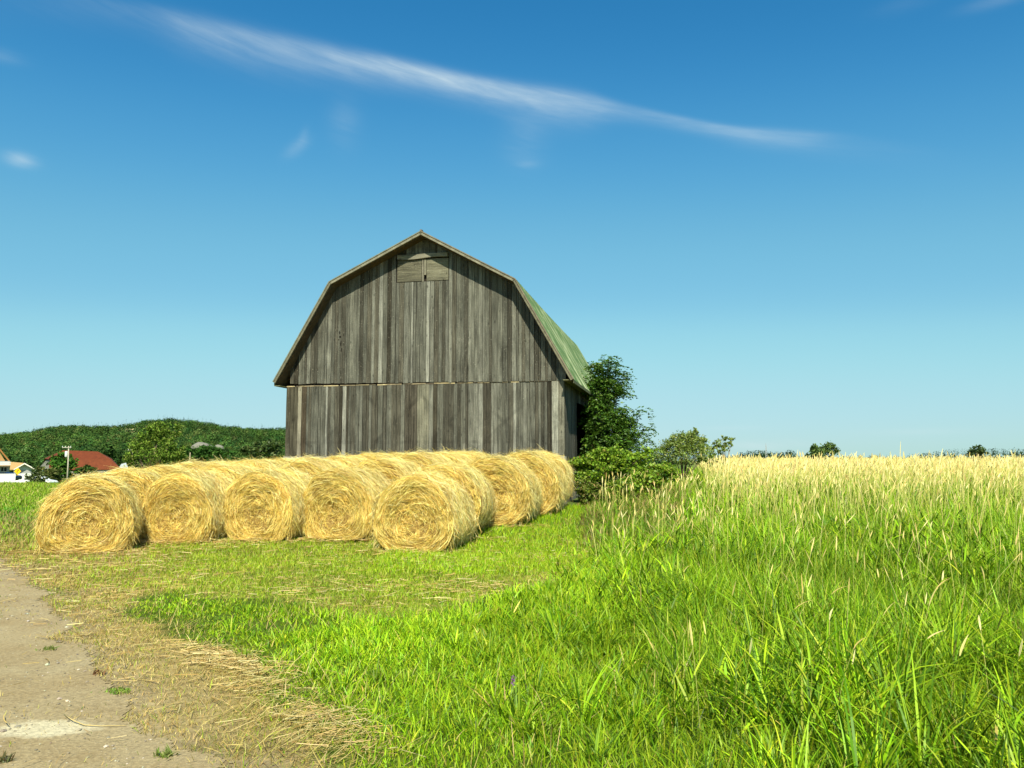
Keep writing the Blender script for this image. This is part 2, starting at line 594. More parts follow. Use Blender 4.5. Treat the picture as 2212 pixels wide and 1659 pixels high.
def roof_mat():
    m, t, o = new_mat('green_roof_metal')
    b = N(t, 'ShaderNodeBsdfPrincipled', inp={'Roughness': 0.5, 'Specular IOR Level': 0.35})
    c = N(t, 'ShaderNodeTexCoord')
    sp = N(t, 'ShaderNodeSeparateXYZ')
    t.links.new(c.outputs['Object'], sp.inputs[0])

    def noise(sc, detail, stretch):
        mp_ = N(t, 'ShaderNodeMapping'); mp_.inputs['Scale'].default_value = stretch
        t.links.new(c.outputs['Object'], mp_.inputs[0])
        n_ = N(t, 'ShaderNodeTexNoise', inp={'Scale': sc, 'Detail': detail, 'Roughness': 0.6})
        t.links.new(mp_.outputs[0], n_.inputs['Vector'])
        return n_.outputs[0]
    st = noise(1.0, 5, (.30, 3.2, .30))        # faded streaks running down the slope
    f = maprange(t, st, 0.50, 0.66)
    low = maprange(t, sp.outputs[2], 3.4, 6.2, 1.0, 0.45)
    f = math_node(t, 'MULTIPLY', f, low)
    fine = noise(3.0, 4, (.4, 5, .4))
    f2 = math_node(t, 'MULTIPLY', maprange(t, fine, 0.55, 0.7), 0.6)
    base = mix_col(t, maprange(t, fine, .3, .7), (0.040, 0.090, 0.026), (0.075, 0.14, 0.045))
    colr = mix_col(t, math_node(t, 'MAXIMUM', f, f2), base, (0.44, 0.47, 0.32))
    rust = maprange(t, sp.outputs[1], -0.46, -0.34, 1.0, 0.0)
    rust = math_node(t, 'MULTIPLY', rust, maprange(t, noise(6, 3, (1, 1, 1)), .35, .6))
    colr = mix_col(t, rust, colr, (0.26, 0.11, 0.045))
    t.links.new(colr, b.inputs['Base Color'])
    t.links.new(b.outputs[0], o.inputs[0])
    return m


M_roof = roof_mat()


def ground_mat():
    m, t, o = new_mat('ground_soil_and_turf')
    b = N(t, 'ShaderNodeBsdfPrincipled', inp={'Roughness': 0.95, 'Specular IOR Level': 0.05})
    a = N(t, 'ShaderNodeAttribute', attribute_name='tone')
    c = N(t, 'ShaderNodeTexCoord')
    n1 = N(t, 'ShaderNodeTexNoise', inp={'Scale': 9.0, 'Detail': 8.0, 'Roughness': 0.7})
    t.links.new(c.outputs['Object'], n1.inputs['Vector'])
    n2 = N(t, 'ShaderNodeTexNoise', inp={'Scale': 1.1, 'Detail': 4.0, 'Roughness': 0.6})
    t.links.new(c.outputs['Object'], n2.inputs['Vector'])
    v = math_node(t, 'MULTIPLY', maprange(t, n1.outputs[0], .3, .7, .6, 1.4), maprange(t, n2.outputs[0], .3, .7, .8, 1.2))
    n = t.nodes.new('ShaderNodeVectorMath'); n.operation = 'SCALE'
    t.links.new(a.outputs[0], n.inputs[0]); t.links.new(v, n.inputs['Scale'])
    t.links.new(n.outputs[0], b.inputs['Base Color'])
    bp = N(t, 'ShaderNodeBump', inp={'Strength': 0.6, 'Distance': 0.03})
    t.links.new(n1.outputs[0], bp.inputs['Height']); t.links.new(bp.outputs[0], b.inputs['Normal'])
    t.links.new(b.outputs[0], o.inputs[0])
    return m


def track_mat(name, c1, c2, c3, spot=None):
    m, t, o = new_mat(name)
    b = N(t, 'ShaderNodeBsdfPrincipled', inp={'Roughness': 0.95, 'Specular IOR Level': 0.08})
    c = N(t, 'ShaderNodeTexCoord')
    n1 = N(t, 'ShaderNodeTexNoise', inp={'Scale': 1.2, 'Detail': 6.0, 'Roughness': 0.65})
    n2 = N(t, 'ShaderNodeTexNoise', inp={'Scale': 34.0, 'Detail': 5.0, 'Roughness': 0.75})
    vo = N(t, 'ShaderNodeTexVoronoi', inp={'Scale': 42.0})
    for n_ in (n1, n2, vo):
        t.links.new(c.outputs['Object'], n_.inputs['Vector'])
    k = mix_col(t, maprange(t, n1.outputs[0], .35, .65), c1, c2)
    peb = maprange(t, vo.outputs['Distance'], 0.12, 0.3, 1.0, 0.0)
    peb = math_node(t, 'MULTIPLY', peb, maprange(t, n2.outputs[0], .45, .6))
    k = mix_col(t, math_node(t, 'MULTIPLY', peb, 0.6), k, c3)
    if spot:                         # a spot where pale dry sand has washed together
        sp = N(t, 'ShaderNodeSeparateXYZ')
        t.links.new(c.outputs['Object'], sp.inputs[0])
        n4 = N(t, 'ShaderNodeTexNoise', inp={'Scale': 3.2, 'Detail': 7.0, 'Roughness': 0.7})
        t.links.new(c.outputs['Object'], n4.inputs['Vector'])
        dx_ = math_node(t, 'DIVIDE', math_node(t, 'SUBTRACT', sp.outputs[0], spot[0]), spot[2])
        dy_ = math_node(t, 'DIVIDE', math_node(t, 'SUBTRACT', math_node(t, 'SUBTRACT', sp.outputs[1], spot[1]), math_node(t, 'MULTIPLY', math_node(t, 'SUBTRACT', sp.outputs[0], spot[0]), spot[4])), spot[3])
        q = math_node(t, 'SQRT', math_node(t, 'ADD', math_node(t, 'MULTIPLY', dx_, dx_), math_node(t, 'MULTIPLY', dy_, dy_)))
        q = math_node(t, 'ADD', q, maprange(t, n4.outputs[0], .2, .8, -.55, .55))
        k = mix_col(t, maprange(t, q, .62, 1.12, .92, 0.0, True), k, (0.52, 0.465, 0.32))
    n = t.nodes.new('ShaderNodeVectorMath'); n.operation = 'SCALE'
    t.links.new(k, n.inputs[0]); t.links.new(maprange(t, n2.outputs[0], .28, .72, .62, 1.38), n.inputs['Scale'])
    t.links.new(n.outputs[0], b.inputs['Base Color'])
    bp = N(t, 'ShaderNodeBump', inp={'Strength': 0.7, 'Distance': 0.015})
    h = math_node(t, 'ADD', n2.outputs[0], math_node(t, 'MULTIPLY', peb, 0.5))
    t.links.new(h, bp.inputs['Height']); t.links.new(bp.outputs[0], b.inputs['Normal'])
    t.links.new(b.outputs[0], o.inputs[0])
    return m


# ------------------------------------------------------------------ ground regions (traced on the ground itself)
TRACK_EDGE = [(-60, 540), (0, 560), (22, 577), (42, 600), (58, 628), (92, 660), (120, 690), (140, 712), (172, 730), (200, 748), (235, 772), (262, 800)]
GRASS_EDGE = [(345, 800), (352, 768), (322, 742), (300, 722), (272, 706), (258, 690), (232, 672), (205, 655), (188, 640), (140, 622), (128, 608),
              (150, 592), (220, 596), (300, 606), (330, 618), (380, 622), (440, 612), (500, 596), (560, 584), (610, 566), (650, 552), (690, 536)]
tw = np.array([ground_pt(*p)[:2] for p in TRACK_EDGE])
gw = np.array([ground_pt(*p)[:2] for p in GRASS_EDGE])
track_poly = [tuple(p) for p in tw] + [(-1.2, 2.0), (-1.0, -6), (-16, -6), (-22, 12), (tw[0][0] - 3, tw[0][1] + 1)]
lush_poly = [(-0.75, 3.0), (-0.85, 2.0)] + [tuple(p) for p in gw] + [(4.2, 16.5), (14, 16.5), (14, 2.0)]
FIELD_T = 0.2275


def w_noise(x, y, amp, sc, seed):
    return x + amp * (fbm(x * sc, y * sc, seed) - .5) * 2, y + amp * (fbm(x * sc + 31, y * sc, seed + 5) - .5) * 2


def in_track(x, y):
    a, b = w_noise(x, y, .26, 1.3, 4)
    a, b = w_noise(a, b, .09, 7.0, 6)
    a, b = w_noise(a, b, .07, 24.0, 7)
    return inpoly(a, b, track_poly)


def in_lush(x, y):
    a, b = w_noise(x, y, .30, 1.3, 9)
    return inpoly(a, b, lush_poly)


def field_edge(x, y):
    """metres inside the tall seed-grass field (negative outside)"""
    e = x - (FIELD_T * y + 0.1) + (fbm(x * .5, y * .5, 22) - .5) * 1.0
    return np.minimum(e, (y - 6.5) * 0.9 + (fbm(x * .6, y * .6, 29) - .5) * 2)


# terrain sheet
g_ = np.linspace(-1, 1, 361)
ax = 2500 * np.sinh(7.6 * g_) / np.sinh(7.6)
X, Y = np.meshgrid(ax, ax + 0.0)
Y = Y + 8
Z = terrain(X, Y)
nx = len(ax)
idx = np.arange(nx * nx).reshape(nx, nx)
F = np.stack([idx[:-1, :-1], idx[:-1, 1:], idx[1:, 1:], idx[1:, :-1]], -1).reshape(-1, 4)
xf, yf = X.ravel(), Y.ravel()
lush = in_lush(xf, yf)
fe = field_edge(xf, yf)
dist = np.hypot(xf, yf)
ctn = np.tile(np.array([[0.085, 0.12, 0.028]]), (len(xf), 1))
dry = np.array([0.33, 0.255, 0.10])
mow = (~lush) & (yf < 16) & (dist < 25)
k = fbm(xf * .8, yf * .8, 41)[:, None]
gpx, gpy = project(xf, np.maximum(yf, 1.0), terrain(xf, yf))
dk = np.clip(sstep(gpx, 330, 90) * .9 + .9 * sstep(gpy, 605, 660) * (gpx < 360) + .25 * sstep(fbm(xf * 1.1, yf * 1.6, 120), .50, .64), 0, 1)[:, None]
ctn = np.where(mow[:, None], dk * dry * (0.62 + .5 * k) + (1 - dk) * np.array([.17, .21, .035]) * (.6 + .6 * k), ctn)
ring = sum(in_track(xf + a, yf + b).astype(float) for a, b in ((-.25, 0), (-.5, -.2), (-.15, -.3), (-.7, -.3), (0, -.15), (-.35, .1))) / 6
ring = (ring * (dist < 25) * (0.5 + .9 * fbm(xf * 2.2, yf * 2.2, 44)))[:, None].clip(0, 1)
ctn = np.where((~lush)[:, None], ctn * (1 - ring) + ring * np.array([[.27, .215, .13]]), ctn)
ctn = np.where(lush[:, None], np.array([[0.07, 0.105, 0.014]]), ctn)
ctn = np.where((fe > 0)[:, None], np.array([[0.12, 0.15, 0.025]]), ctn)
ctn = np.where((dist > 70)[:, None], np.array([[0.10, 0.15, 0.03]]), ctn)
# field far away carries the pale seed heads
ctn = np.where(((fe > 0) & (dist > 90))[:, None], np.array([[0.45, 0.38, 0.16]]), ctn)
ground = mk('ground', np.stack([xf, yf, Z.ravel()], -1), [F], ground_mat(), col=ctn, smooth=True)
tag(ground, kind='structure')

# dirt track sheet
SPT = ground_pt(50, 729)
st_ = 0.03
gx, gy = np.arange(-15, 0, st_), np.arange(2.2, 14.5, st_)
X, Y = np.meshgrid(gx, gy)
cx, cy = X + st_ / 2, Y + st_ / 2
keep = in_track(cx.ravel(), cy.ravel()).reshape(X.shape)[:-1, :-1]
idx = np.arange(X.size).reshape(X.shape)
F = np.stack([idx[:-1, :-1], idx[:-1, 1:], idx[1:, 1:], idx[1:, :-1]], -1)[keep]
used = np.unique(F); rm = -np.ones(X.size, int); rm[used] = np.arange(len(used))
xf, yf = X.ravel()[used], Y.ravel()[used]
zz = terrain(xf, yf) + 0.004 + 0.003 * fbm(xf * 3, yf * 3, 8)
track = mk('dirt_track', np.stack([xf, yf, zz], -1), [rm[F]],
           track_mat('track_gravel', (0.285, 0.215, 0.115), (0.35, 0.285, 0.17), (0.44, 0.39, 0.30), (SPT[0], SPT[1], .36, .17, .05)), smooth=True)
tag(track, kind='structure')

# ------------------------------------------------------------------ hill with its wood
HR = [(-420, 452), (-250, 448), (-120, 443), (0, 437.5), (30, 433.5), (60, 428.5), (90, 427.5), (116, 428), (128, 425.5), (150, 423), (172, 421.5), (196, 424), (222, 428), (240, 429.5), (262, 430.5), (287, 431.5), (340, 436), (420, 446), (520, 457), (640, 464)]
hx = np.linspace(-420, 640, 220)
D0, D1 = 430.0, 900.0


def hill_pt(px, t):
    d = D0 + (D1 - D0) * np.minimum(t, 1) + np.maximum(t - 1, 0) * 700
    e1 = (460 - np.interp(px, *zip(*HR)) + 3.4 * (fbm(np.asarray(px) * .045 + 20, np.asarray(px) * 0 + 3.5, 66, 4) - .5)) / FPX * D1
    e0 = -7.5
    z = np.where(t <= 1, e0 + (e1 - e0) * (np.sin(np.clip(t, 0, 1) * np.pi / 2) ** 1.15), e1 - (t - 1) * 60)
    x = (px - 512) / FPX * d
    z = z + 3.0 * (fbm(x * .012, d * .012, 60) - .5) * np.clip(t * 2, 0, 1) - 4.5 * np.clip(t * 3, 0, 1)
    return x, d, z + CAMZ


tt = np.concatenate([np.linspace(0, 1, 40), np.linspace(1.05, 1.6, 8)])
PX, TT = np.meshgrid(hx, tt)
x, y, z = hill_pt(PX.ravel(), TT.ravel())
idx = np.arange(PX.size).reshape(PX.shape)
F = np.stack([idx[:-1, :-1], idx[:-1, 1:], idx[1:, 1:], idx[1:, :-1]], -1).reshape(-1, 4)
pxr, tr = PX.ravel(), TT.ravel()
hc = np.tile([[0.030, 0.062, 0.018]], (len(x), 1))
quarry = (np.abs(pxr - 131) < 11) & (np.abs(tr - 0.74) < 0.17)
hc = np.where(quarry[:, None], [[0.36, 0.29, 0.15]], hc)
clear = (pxr > 205) & (pxr < 285) & (tr < 0.13)
hc = np.where(clear[:, None], [[0.16, 0.17, 0.05]], hc)
hill = mk('hill', np.stack([x, y, z], -1), [F], ground_mat(), col=hc, smooth=True)
tag(hill, kind='structure')


def tree_cloud(bx, by, bz, h, w, nleaf, conifer, col):
    """many far trees as leaf clumps: arrays of n trees"""
    n = len(bx)
    u = rng.uniform(0, 1, (n, nleaf)); th = rng.uniform(0, 2 * np.pi, (n, nleaf))
    zt = np.where(conifer[:, None], u ** 1.3, .15 + .85 * u)
    prof = np.where(conifer[:, None], 1.02 - zt, np.sqrt(np.clip(1 - ((zt - .55) / .47) ** 2, 0.02, 1)))
    rr = w[:, None] * .5 * prof * np.sqrt(rng.uniform(.55, 1, (n, nleaf)))
    P = np.stack([bx[:, None] + rr * np.cos(th), by[:, None] + rr * np.sin(th), bz[:, None] + h[:, None] * zt], -1).reshape(-1, 3)
    s = np.repeat(w * np.where(conifer, .20, .19), nleaf) * rng.uniform(.6, 1.2, n * nleaf)
    cen = np.repeat(np.stack([bx, by, bz + h * np.where(conifer, .3, .5)], -1), nleaf, 0)
    ow = P - cen
    ow /= np.linalg.norm(ow, axis=1, keepdims=True) + 1e-6
    return leaf_quads(P, s, np.repeat(col, nleaf, 0) * rng.normal(1, .16, (n * nleaf, 1)), up=.3, outward=ow, aspect=.75)


def leaf_quads(P, s, col, up=.5, aspect=.6, dirs=None, outward=None):
    n = len(P)
    nrm = rng.normal(0, 1, (n, 3)); nrm[:, 2] += up * 2
    if outward is not None:
        nrm = nrm * .32 + outward
    nrm /= np.linalg.norm(nrm, axis=1, keepdims=True)
    a = rng.normal(0, 1, (n, 3)) if dirs is None else dirs
    a = a - nrm * np.sum(a * nrm, 1, keepdims=True)
    a /= np.linalg.norm(a, axis=1, keepdims=True) + 1e-9
    b = np.cross(nrm, a)
    s = np.asarray(s)[:, None]
    V = np.stack([P - a * s * .5, P + b * s * .5 * aspect, P + a * s * .5, P - b * s * .5 * aspect], 1).reshape(-1, 3)
    F = np.arange(4 * n).reshape(-1, 4)
    return V, F, np.repeat(np.clip(col, .002, .9), 4, 0)


n = 7200
px = rng.uniform(-110, 520, n); t = rng.uniform(0.0, 1.02, n) ** 0.75
okq = ~((np.abs(px - 131) < 9 * np.sqrt(np.clip(1 - ((t - .72) / .19) ** 2, 0, 1))) & (rng.uniform(size=n) < .93)) & ~((px > 205) & (px < 285) & (t < 0.13))
px, t = px[okq], t[okq]; n = len(px)
x, y, z = hill_pt(px, t)
patchy = fbm(x * .014, y * .022, 71)
con = rng.uniform(size=n) < np.where(patchy > .55, .40, .10)
hh = np.where(con, rng.uniform(7, 12, n), rng.uniform(4.5, 8.0, n))
ww = np.where(con, rng.uniform(2.2, 3.4, n), rng.uniform(4.0, 8.0, n))
cc = palette(n, [(.028, .068, .020), (.048, .10, .024), (.068, .118, .028), (.10, .13, .04)], [3, 4, 3, 1.2], .2) * (1.75 - 1.35 * patchy[:, None])
cc[con] = cc[con] * np.array([[.5, .58, .7]])
V, F, C = tree_cloud(x, y, z - 1, hh, ww, 60, con, cc)
tag(mk('hillside_forest', V, [F], M_forest, col=C), kind='stuff')

# gravel heap on the hill foot
def heap(name, px0, px1, ytop, ybot, depth, label):
    a = at_depth(px0, ybot, depth); b = at_depth(px1, ybot, depth); tp = at_depth((px0 + px1) / 2, ytop, depth)
    w = (b[0] - a[0]) / 2; h = tp[2] - a[2]
    nr, na = 10, 28
    V = []; 
    for i in range(nr + 1):
        for j in range(na):
            r = i / nr; th = 2 * math.pi * j / na
            zz = h * (1 - r ** 1.7) * (1 + .12 * math.sin(3 * th) * r)
            V.append([r * w * math.cos(th) - .30 * w * (1 - r), r * w * .8 * math.sin(th), zz - 1.0 * (r == 1)])
    F = [[i * na + j, i * na + (j + 1) % na, (i + 1) * na + (j + 1) % na, (i + 1) * na + j] for i in range(nr) for j in range(na)]
    o = mk(name, V, [F], M_gravel, col=np.tile([[.19, .185, .16]], (len(V), 1)))
    o.location = ((a[0] + b[0]) / 2, depth, a[2])
    tag(o, label, 'heap')


heap('gravel_heap', 191, 214, 442.0, 447, 424, 'large pale grey gravel heap at the foot of the wooded hill')
heap('gravel_heap', 214, 224, 444.5, 447, 425, 'small low gravel heap just right of the large one')

# distant wood on the right, one mass on the skyline
n = 950
px = np.concatenate([rng.uniform(725, 800, 200), rng.uniform(838, 1120, 600), rng.uniform(560, 740, 150)])
d = rng.uniform(620, 720, n)
x = (px - 512) / FPX * d
top = np.interp(px, [560, 730, 737, 745, 765, 778, 785, 790, 797, 800, 838, 850, 880, 930, 960, 972, 1000, 1020, 1120],
                [462, 461, 457.5, 455.5, 454.5, 456, 454, 454.5, 458, 461, 461, 460, 459.5, 457.5, 455.0, 454.0, 454.5, 454, 453])
top = top + rng.uniform(-5.0, .5, n) - 2.5 * sstep(px, 900, 960)
zt = CAMZ + (460 - top) / FPX * d
con = (rng.uniform(size=n) < .6) & (px > 838)
hh = zt - (-2.5); hh = np.maximum(hh, 3)
cc = palette(n, [(.020, .045, .022), (.032, .062, .024), (.05, .08, .03)], [3, 3, 1.5], .15)
V, F, C = tree_cloud(x, d, np.full(n, -2.5), hh, np.where(con, 3.2, 6.5), 40, con, cc)
tag(mk('distant_forest', V, [F], M_forest, col=C), kind='stuff')

# ------------------------------------------------------------------ barn
PSI = R(12.0)
EX = np.array([math.cos(PSI), -math.sin(PSI)]); DD = np.array([math.sin(PSI), math.cos(PSI)])
p0 = at_depth(565, 455, 22.3)                # front right corner, foot of the siding
OB = np.array([p0[0], p0[1]]) - EX * 3.85    # barn origin: middle of the front wall
ZB = float(terrain(OB[0], OB[1])) - 0.05
PSI_ROT = -PSI
barn = empty('barn', (OB[0], OB[1], 0.0), PSI_ROT)
tag(barn, 'large weathered grey board barn with gambrel green roof behind the hay bales', 'barn')


def on_front(px, py, off=0.0):
    """pixel -> barn local (x, z) on the plane local y = off"""
    d = pix_dir(px, py)
    q = OB + DD * off
    t = np.dot(q, DD) / (d[0] * DD[0] + d[1] * DD[1])
    p = d * t
    return float(np.dot(p[:2] - OB, EX)), float(p[2] + CAMZ)


OH = -0.46                                    # rake overhang
ridge = on_front(421, 231.5, OH); lb = on_front(329.5, 282, OH); le = on_front(273.5, 382, OH)
rb = on_front(515, 279, OH); re_ = on_front(573.2, 379, OH)
wl = on_front(286.5, 415)[0]; wr = on_front(564.8, 415)[0]
zmid_l, zmid_r = on_front(300, 384.0)[1], on_front(560, 381.0)[1]
zmid = (zmid_l + zmid_r) / 2
zbot = on_front(565, 455)[1]
ROOF = [le, lb, ridge, rb, re_]
DEPTH = 12.6
T_ROOF = 0.10


def roof_z(u):
    return np.interp(u, [p[0] for p in ROOF], [p[1] for p in ROOF])


BT = [(.095, .095, .081), (.112, .112, .095), (.142, .142, .123), (.064, .061, .050), (.080, .075, .060), (.210, .210, .187), (.042, .038, .029)]
BP = [4, 4, 3, 2.8, 2, 1.1, 1.0]


def boards(mb, u0, u1, zb, zt, ythick=(0.0, 0.028), axis='x', fixed=0.0, dark=1.0, wr_=(.06, .16), gap=.0036, bot_jit=.012, sgn=1, special=()):
    """vertical boards from u0 to u1; zb, zt functions of u. axis x: on the front; axis y: on a side"""
    u = u0
    while u < u1 - .03:
        w = min(random.uniform(*wr_), u1 - u)
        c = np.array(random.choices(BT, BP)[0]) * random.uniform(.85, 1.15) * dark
        for (s0_, s1_, sc_) in special:
            if s0_ < u + w / 2 < s1_:
                c = np.array(sc_) * random.uniform(.9, 1.1)
        off = random.uniform(0, .010)
        ns = 9
        g = gap * random.uniform(.3, 1.6) * random.choice([1, 1, 1, 2.2])
        b0 = zb(u + w / 2) + random.uniform(-bot_jit, bot_jit)
        Vf = []; 
        t0, t1 = zt(u), zt(u + w)
        for i in range(ns + 1):
            k = i / ns
            j0, j1 = random.uniform(-.0025, .0025), random.uniform(-.0025, .0025)
            Vf.append((u + g + j0, b0 + (t0 - b0) * k)); Vf.append((u + w - g + j1, b0 + (t1 - b0) * k))
        V = []
        for yy in (ythick[0] - off, ythick[1]):
            for (a, z) in Vf:
                V.append([a, fixed + yy, z] if axis == 'x' else [fixed - sgn * yy, a, z])
        m = len(Vf); Fc = []
        for i in range(ns):
            q = 2 * i
            Fc.append([q, q + 1, q + 3, q + 2]); Fc.append([m + q, m + q + 2, m + q + 3, m + q + 1])
            Fc.append([q, q + 2, m + q + 2, m + q]); Fc.append([q + 1, m + q + 1, m + q + 3, q + 3])
        Fc.append([0, m, m + 1, 1]); q = 2 * ns; Fc.append([q, q + 1, m + q + 1, m + q])
        cv = np.tile(c, (2 * m, 1)) * (1 + .16 * np.sin(np.arange(2 * m) * .7 + random.random() * 6))[:, None]
        mb.add(V, Fc, cv)
        u += w


und = lambda u: float(roof_z(u)) - T_ROOF - 0.01
# upper gable boards stand proud of the lower boards
sh0, sh1 = on_front(397.2, 282)[0], on_front(449.5, 282)[0]   # loft shutters
zs0, zs1 = on_front(425, 282)[1], on_front(425, 258.5)[1]
mb = MB()
el0 = le[0] + 0.33; er0 = re_[0] - 0.26
boards(mb, el0, sh0, lambda u: zmid_l + (zmid_r - zmid_l) * (u - wl) / (wr - wl), und, (-.055, -.025))
boards(mb, sh0, sh1, lambda u: zmid, lambda u: zs0, (-.055, -.025))
boards(mb, sh0, sh1, lambda u: zs1 + .02, und, (-.050, -.022))
boards(mb, sh1, er0, lambda u: zmid_l + (zmid_r - zmid_l) * (u - wl) / (wr - wl), und, (-.055, -.025))
mb.build('gable_wall', M_board, barn)
# lower boards
mb = MB()
boards(mb, wl, wr - .36, lambda u: zbot - .03, lambda u: zmid - .045, (-.028, 0.0), special=[(on_front(a_, 420)[0], on_front(b_, 420)[0], c_) for a_, b_, c_ in
       ((286, 297, (.075, .068, .050)), (298, 300.5, (.26, .24, .19)), (301, 305, (.060, .047, .033)), (406, 416, (.060, .054, .043)), (418.5, 429, (.165, .16, .125)), (432, 436.5, (.045, .040, .030)), (484, 490, (.060, .055, .044)))])
boards(mb, wr - .36, wr, lambda u: zbot - .03, lambda u: zmid - .03, (-.045, -.012), wr_=(.17, .19), dark=1.0, special=((wr - .36, wr - .17, (.25, .25, .215)), (wr - .17, wr, (.155, .15, .12))))
mb.build('front_wall', M_board_low, barn)
# ledger in the gap: splintered pale board ends
mb = MB()
u = wl
while u < wr:
    w = random.uniform(.08, .5)
    c = random.choice([(.34, .28, .17), (.22, .18, .12), (.12, .10, .07), (.40, .33, .2), (.1, .08, .06)])
    mb.box((u, -.040, zmid - .05 + random.uniform(-.01, .008)), (min(u + w, wr), -.012, zmid - .02 + random.uniform(-.008, .006)), c, .002)
    u += w + random.choice([0, 0, .02, .05])
mb.build('ledger_board', M_trim, barn)
# loft shutters, lintel and post
for (a, b, c) in ((sh0 + .02, on_front(422.0, 280)[0], (.118, .112, .082)), (on_front(427.2, 280)[0], sh1 - .02, (.165, .158, .116))):
    mb = MB(); nb = 1
    for i in range(nb):
        za = zs0 + .02 + (zs1 - zs0 - .05) * i / nb; zc = zs0 + .02 + (zs1 - zs0 - .05) * (i + 1) / nb
        mb.box((a, -.05 - random.uniform(0, .004), za + .002), (b, -.02, zc - .002), np.array(c) * random.uniform(.85, 1.15))
    mb.build('loft_shutter', M_board_h, barn)
mb = MB()
x0, x1 = on_front(422.0, 280)[0], on_front(427.2, 280)[0]
mb.box((x0 + .02, -.066, zs0), (x0 + .07, -.02, zs1 - .03), (.16, .15, .12)); mb.box((x0 + .085, -.06, zs0 + .2), (x1 - .015, -.02, zs1 - .03), (.19, .18, .14))
mb.build('shutter_post', M_board, barn)
mb = MB(); nseg = 10; px_ = []
xa, xb = on_front(398.5, 255)[0], on_front(448.5, 255)[0]
for i in range(nseg + 1):
    u = xa + (xb - xa) * i / nseg; b_ = .035 * math.sin(i / nseg * 6.0) * .7
    px_.append((u, zs1 - .01 - b_, zs1 + .115 - b_ * .3))
V = []
for (u, a, b) in px_:
    V += [[u, -.115, a], [u, -.115, b], [u, -.06, b], [u, -.06, a]]
Fc = []
for i in range(nseg):
    q = 4 * i
    for k in range(4):
        Fc.append([q + k, q + 4 + k, q + 4 + (k + 1) % 4, q + (k + 1) % 4])
Fc += [[0, 1, 2, 3], [q + 7, q + 6, q + 5, q + 4]]
mb.add(V, Fc, (.21, .20, .16)); mb.build('lintel', M_board_h, barn)
# near-black backing sheet painting shade into the board gaps, then the other walls
mb = MB()
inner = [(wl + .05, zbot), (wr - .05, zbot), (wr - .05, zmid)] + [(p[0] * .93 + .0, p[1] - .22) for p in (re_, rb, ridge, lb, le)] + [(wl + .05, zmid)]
mb.prism(inner, .03, .06, (.03, .025, .02)); mb.build('backing_sheet', M_trim, barn)
mb = MB(); mb.prism(inner, DEPTH - .06, DEPTH - .03, (.10, .09, .08)); mb.build('backing_sheet', M_trim, barn)
mb = MB()
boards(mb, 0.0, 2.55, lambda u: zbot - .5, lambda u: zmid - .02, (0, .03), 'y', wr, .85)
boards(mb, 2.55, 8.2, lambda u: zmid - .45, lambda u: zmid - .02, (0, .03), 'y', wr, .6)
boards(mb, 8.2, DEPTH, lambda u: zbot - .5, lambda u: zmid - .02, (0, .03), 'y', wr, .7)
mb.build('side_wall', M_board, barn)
mb = MB()
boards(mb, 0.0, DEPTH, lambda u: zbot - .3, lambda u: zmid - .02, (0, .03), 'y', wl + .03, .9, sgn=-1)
mb.build('side_wall', M_board, barn)
mb = MB()
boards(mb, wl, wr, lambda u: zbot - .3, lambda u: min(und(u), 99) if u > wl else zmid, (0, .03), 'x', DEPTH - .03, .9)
mb.build('rear_wall', M_board, barn)
mb = MB()
mb.box((wl - .04, -.06, ZB - .6), (wr + .02, .20, zbot - .035), (.30, .29, .26))
mb.box((wl - .04, .20, ZB - .6), (wl + .26, DEPTH, zbot - .31), (.28, .27, .24))
mb.box((wr - .26, .20, ZB - .6), (wr - .05, DEPTH, zbot - .51), (.20, .19, .17))
mb.box((wl - .04, DEPTH, ZB - .6), (wr + .02, DEPTH + .2, zbot - .31), (.28, .27, .24))
mb.build('foundation', M_conc, barn)
# roof: four slopes with standing ribs
roof_parts = []
V = []; Fc = []
ys = []
y = OH
while y < DEPTH + .25:
    ys += [(y, 0.0), (y + .21, 0.0), (y + .225, .022), (y + .255, .022), (y + .27, 0.0)]
    y += .28
for s in range(4):
    a, b = ROOF[s], ROOF[s + 1]
    nrm = np.array([-(b[1] - a[1]), b[0] - a[0]]); nrm = nrm / np.linalg.norm(nrm)
    b0 = len(V)
    seg = 6
    for k in range(seg + 1):
        q = np.array(a) + (np.array(b) - np.array(a)) * k / seg
        for (yy, hgt) in ys:
            sag = -.035 * math.sin(math.pi * (yy - OH) / (DEPTH + .6))
            p = q + nrm * hgt
            V.append([p[0], yy, p[1] + sag])
    m = len(ys)
    for k in range(seg):
        for j in range(m - 1):
            Fc.append([b0 + k * m + j, b0 + k * m + j + 1, b0 + (k + 1) * m + j + 1, b0 + (k + 1) * m + j])
roof = mk('roof', V, [Fc], M_roof, barn)
mb = MB()
ymax = ys[-1][0] - .03
for s in range(4):                              # roof boarding below the sheets
    a, b = np.array(ROOF[s]), np.array(ROOF[s + 1])
    nrm = np.array([-(b[1] - a[1]), b[0] - a[0]]); nrm /= np.linalg.norm(nrm)
    poly = [a - nrm * .012, b - nrm * .012, b - nrm * T_ROOF * .9, a - nrm * T_ROOF * .9]
    n_ = len(poly)
    y0_, y1_ = OH + .03, ymax
    sg = 6
    Vb = []
    for i in range(sg + 1):
        yy = y0_ + (y1_ - y0_) * i / sg
        sag = -.035 * math.sin(math.pi * (yy - OH) / (DEPTH + .6)) - .004
        Vb += [[p[0], yy, p[1] + sag] for p in poly]
    Fb = [[0, 1, 2, 3], [sg * 4 + 3, sg * 4 + 2, sg * 4 + 1, sg * 4]]
    for i in range(sg):
        Fb += [[i * 4 + k, (i + 1) * 4 + k, (i + 1) * 4 + (k + 1) % 4, i * 4 + (k + 1) % 4] for k in range(4)]
    mb.add(Vb, Fb, (.085, .065, .04))
